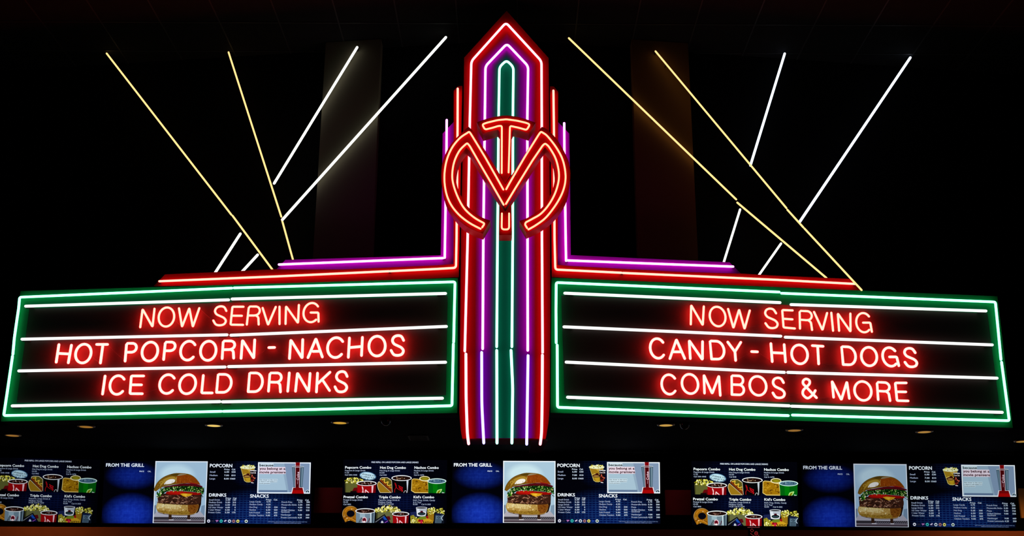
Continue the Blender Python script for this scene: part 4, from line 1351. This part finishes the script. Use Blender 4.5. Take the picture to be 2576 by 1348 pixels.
p.ell((226, 200, 90), 1499.6, 1196.2, 11, 5.2).ell((62, 14, 12), 1499.2, 1197, 9.8, 4.2).ell((170, 130, 60), 1499, 1197.6, 7.4, 1.9).poly((62, 14, 12), [(1496.5, 1195), (1498, 1190.8), (1504, 1190.2), (1507, 1195.4)])
p.ell((232, 236, 190), 1500.4, 1175.4, 19.6, 4.6).blobs(YEL + [(240, 244, 214), (236, 240, 200)], 1485, 1169.8, 1515, 1177, 55, 2.0)
p.done('popcorn_picture')
p = Cs.pic()
p.poly((18, 8, 10), [(1506, 1183), (1523, 1184), (1518.8, 1214), (1509.6, 1212.4)])
p.poly((226, 228, 232), [(1506.5, 1182), (1522.6, 1182.6), (1522.4, 1184.8), (1506.6, 1184)]).poly((228, 226, 230), [(1509.6, 1212), (1516.5, 1213), (1516.8, 1214.8), (1511, 1214)])
p.text((214, 204, 206), 'Coca-Cola', 1507.5, 1190.4, 4.2, 1521.5)
p.blobs([(150, 40, 26), (206, 96, 70), (84, 16, 12)], 1509.5, 1195, 1519, 1210, 16, 1.9)
p.done('soft_drink_picture')
p = Cs.pic()
p.rect((240, 247, 251), 1526.3, 1162.5, 1658.7, 1239.4)
p.rect((146, 172, 192), 1529, 1165, 1656, 1236.6)
p.poly((128, 150, 178), [(1592, 1165), (1656, 1165), (1656, 1236.6), (1606, 1236.6)]).poly((166, 194, 210), [(1530, 1190), (1590, 1188), (1600, 1232), (1530, 1232)])
p.rect((96, 118, 150), 1531, 1231.2, 1602, 1236)
promo = p.done('promo_picture')
p = Cs.pic()
for s, x0, b, x1, c, e in (('because', 1530.2, 1172.6, 1564.4, (10, 20, 28), (214, 234, 242)), ('you belong at a', 1530.4, 1181, 1594.4, (62, 6, 28), (236, 218, 230)), ('movie premiere', 1530.6, 1189.8, 1595.8, (62, 6, 28), (236, 218, 230))):
    p.rect(e, x0 - 0.6, b - 7, x1 + 0.8, b + 1.6)
    p.text(c, s, x0, b, 6.2, x1, bold=0.7)
p.done('heading', parent=promo)
p = Cs.pic()
for s, x1, b in (('Get closer to the story', 1576, 1207.2), ('a chance to win tickets to a', 1575, 1211.4), ('movie premiere', 1558, 1215.6)):
    p.rect((206, 228, 238), 1531, b - 3.4, x1 + 0.8, b + 1)
    p.text((12, 34, 48), s, 1531.4, b, 2.6, x1)
p.done('text', parent=promo)
p = Cs.pic()
p.poly((246, 238, 242), [(1615, 1224), (1641.6, 1224), (1645.6, 1239.4), (1611.5, 1239.4)])
p.poly((60, 84, 100), [(1612, 1174.2), (1641.8, 1174.2), (1639.6, 1223.5), (1617.4, 1223.5)]).poly((98, 124, 142), [(1613.6, 1176), (1618, 1176), (1621, 1222), (1618, 1222)]).poly((112, 138, 154), [(1636, 1176), (1640.2, 1176), (1638.4, 1222), (1635.6, 1222)])
p.poly((236, 206, 214), [(1620, 1162.5), (1632.2, 1162.5), (1632.2, 1224), (1621.4, 1224)]).poly((128, 4, 10), [(1621, 1162.5), (1631.2, 1162.5), (1631, 1226), (1622.4, 1226)]).poly((74, 2, 8), [(1621.6, 1176), (1631, 1176), (1630.8, 1224), (1622.4, 1224)])
p.poly((120, 6, 8), [(1616.8, 1224.6), (1639.8, 1224.6), (1643.6, 1239.4), (1613.4, 1239.4)]).poly((166, 6, 6), [(1615.4, 1231), (1641.6, 1231), (1643.6, 1239.4), (1613.4, 1239.4)])
p.ell((190, 204, 210), 1627, 1173, 15.4, 2.0).ell((110, 124, 134), 1627, 1173.1, 13.4, 1.0).rect((150, 10, 14), 1621.4, 1171.6, 1631, 1173.4)
p.text((238, 206, 220), 'Coke', 1629.8, 1206.5, 5.2, 1650.5, rot=-90).line((206, 150, 164), [(1627.6, 1208), (1627, 1216)], 0.9)
p.done('drink_glass', parent=promo)
p = Cs.pic()
p.ell((226, 240, 246), 1652.6, 1236.4, 5.4, 6.4, 180, 360).ell((10, 24, 36), 1652.6, 1236.4, 4.3, 5.3, 180, 360).poly((150, 176, 196), [(1650.4, 1236.6), (1652.6, 1231.4), (1654.8, 1236.6)])
p.done('logo', parent=promo)

TILT = math.radians(10)


def place(root, cx, cy, roll=0.0, k=1.0, gain=(1, 1, 1), label=None):
    root.location = onY((cx, cy), Y_MENU)
    root.rotation_euler = (TILT, math.radians(roll), 0)
    root.scale = (k, k, k)
    if label:
        root['label'] = label
    for ch in root.children_recursive:
        ch.color = (*gain, 1)


PLACES = [
    (A, 'combo', [(993 - 876.5, 1235.5 - 3.2, 1.1, 1.0, (0.55, 0.58, 0.6), 'dim screen of six combo meals at the left edge of the photo'),
                  (993, 1235.5, 0, 1.0, (1, 1, 1), 'screen of six combo meals below the left side of the neon tower'),
                  (993 + 880.5, 1235.5 + 5.6, 0.3, 1.017, (1.05, 1.08, 1.02), 'screen of six combo meals, farthest right of the three alike')]),
    (B, 'grill', [(1267.7 - 877.5, 1236.5 + 0.6, 0.05, 1.0, (0.78, 0.82, 0.9), 'blue grill screen with burger picture, under the left marquee panel'),
                  (1267.7, 1236.5, 0, 1.0, (1, 1, 1), 'blue grill screen with bright burger picture, directly under the neon tower'),
                  (1267.7 + 883.3, 1236.5 + 8.6, 0.25, 1.017, (0.52, 0.55, 0.62), 'blue grill screen with greyish burger picture, under the right marquee panel')]),
    (Cs, 'snack', [(1529.7 - 876.5, 1237.7 + 0.6, 0.05, 1.0, (0.92, 0.94, 1), 'screen of popcorn, drink and snack prices under the left marquee panel'),
                   (1529.7, 1237.7, 0, 1.0, (1, 1, 1), 'screen of popcorn, drink and snack prices right of the tower foot'),
                   (1529.7 + 889.3, 1237.7 + 8.2, 0.25, 1.017, (0.7, 0.74, 0.76), 'screen of popcorn, drink and snack prices at the right edge of the photo')]),
]
for scr, nm, spots in PLACES:
    roots = [copy_tree(scr.root), scr.root, copy_tree(scr.root)]
    for rt, (cx, cy, roll, k, gain, lab) in zip(roots, spots):
        place(rt, cx, cy, roll, k, gain, lab)

# ---- little icon sign hanging below the right-hand combo screen
yS = 12.449 - 0.018
a, b = onY((1881, 1325.5), yS), onY((1913, 1362), yS)
t = thing('icon_sign', 'small dark sign with red outlined icons hanging below the right combo screen', 'sign', Vector(((a.x + b.x) / 2, yS, b.z)))
m = MB()
m.box((a.x, yS - 0.012, a.z - 0.005), (b.x, yS + 0.018, a.z))
m.build('top_rail', glow('red_lit_rail', (0.16, 0.03, 0.035), 'NONE'), t)
m = MB()
m.box((a.x + 0.004, yS, b.z), (b.x - 0.004, yS + 0.01, a.z - 0.006))
m.build('panel', SHELL, t)
ired = glow('red_lit_icon', (0.40, 0.03, 0.035), 'NONE')


def icon(pts, closed=True):
    m = MB()
    m.tube([onY(q, yS - 0.004) for q in pts], 0.0018, 6, closed=closed)
    m.build('icon', ired, t)


icon([(1891.3, 1329.5), (1896, 1334.3), (1891.6, 1338.6), (1887.6, 1333.8)])
icon(arc(1902.3, 1341.4, 4, 4.8, 0, 350, 20))
m = MB()
m.lathe([(0.0005, 0), (0.013, 0)], onY((1902.3, 1341.4), yS - 0.003), 16, axis=(0, -1, 0))
m.build('icon', glow('red_lit_disc', (0.13, 0.004, 0.006), 'NONE'), t)
icon([(1888, 1341), (1892, 1345), (1896, 1347), (1900, 1350)], False)
icon([(1906, 1349), (1909, 1345), (1909.4, 1350)], False)
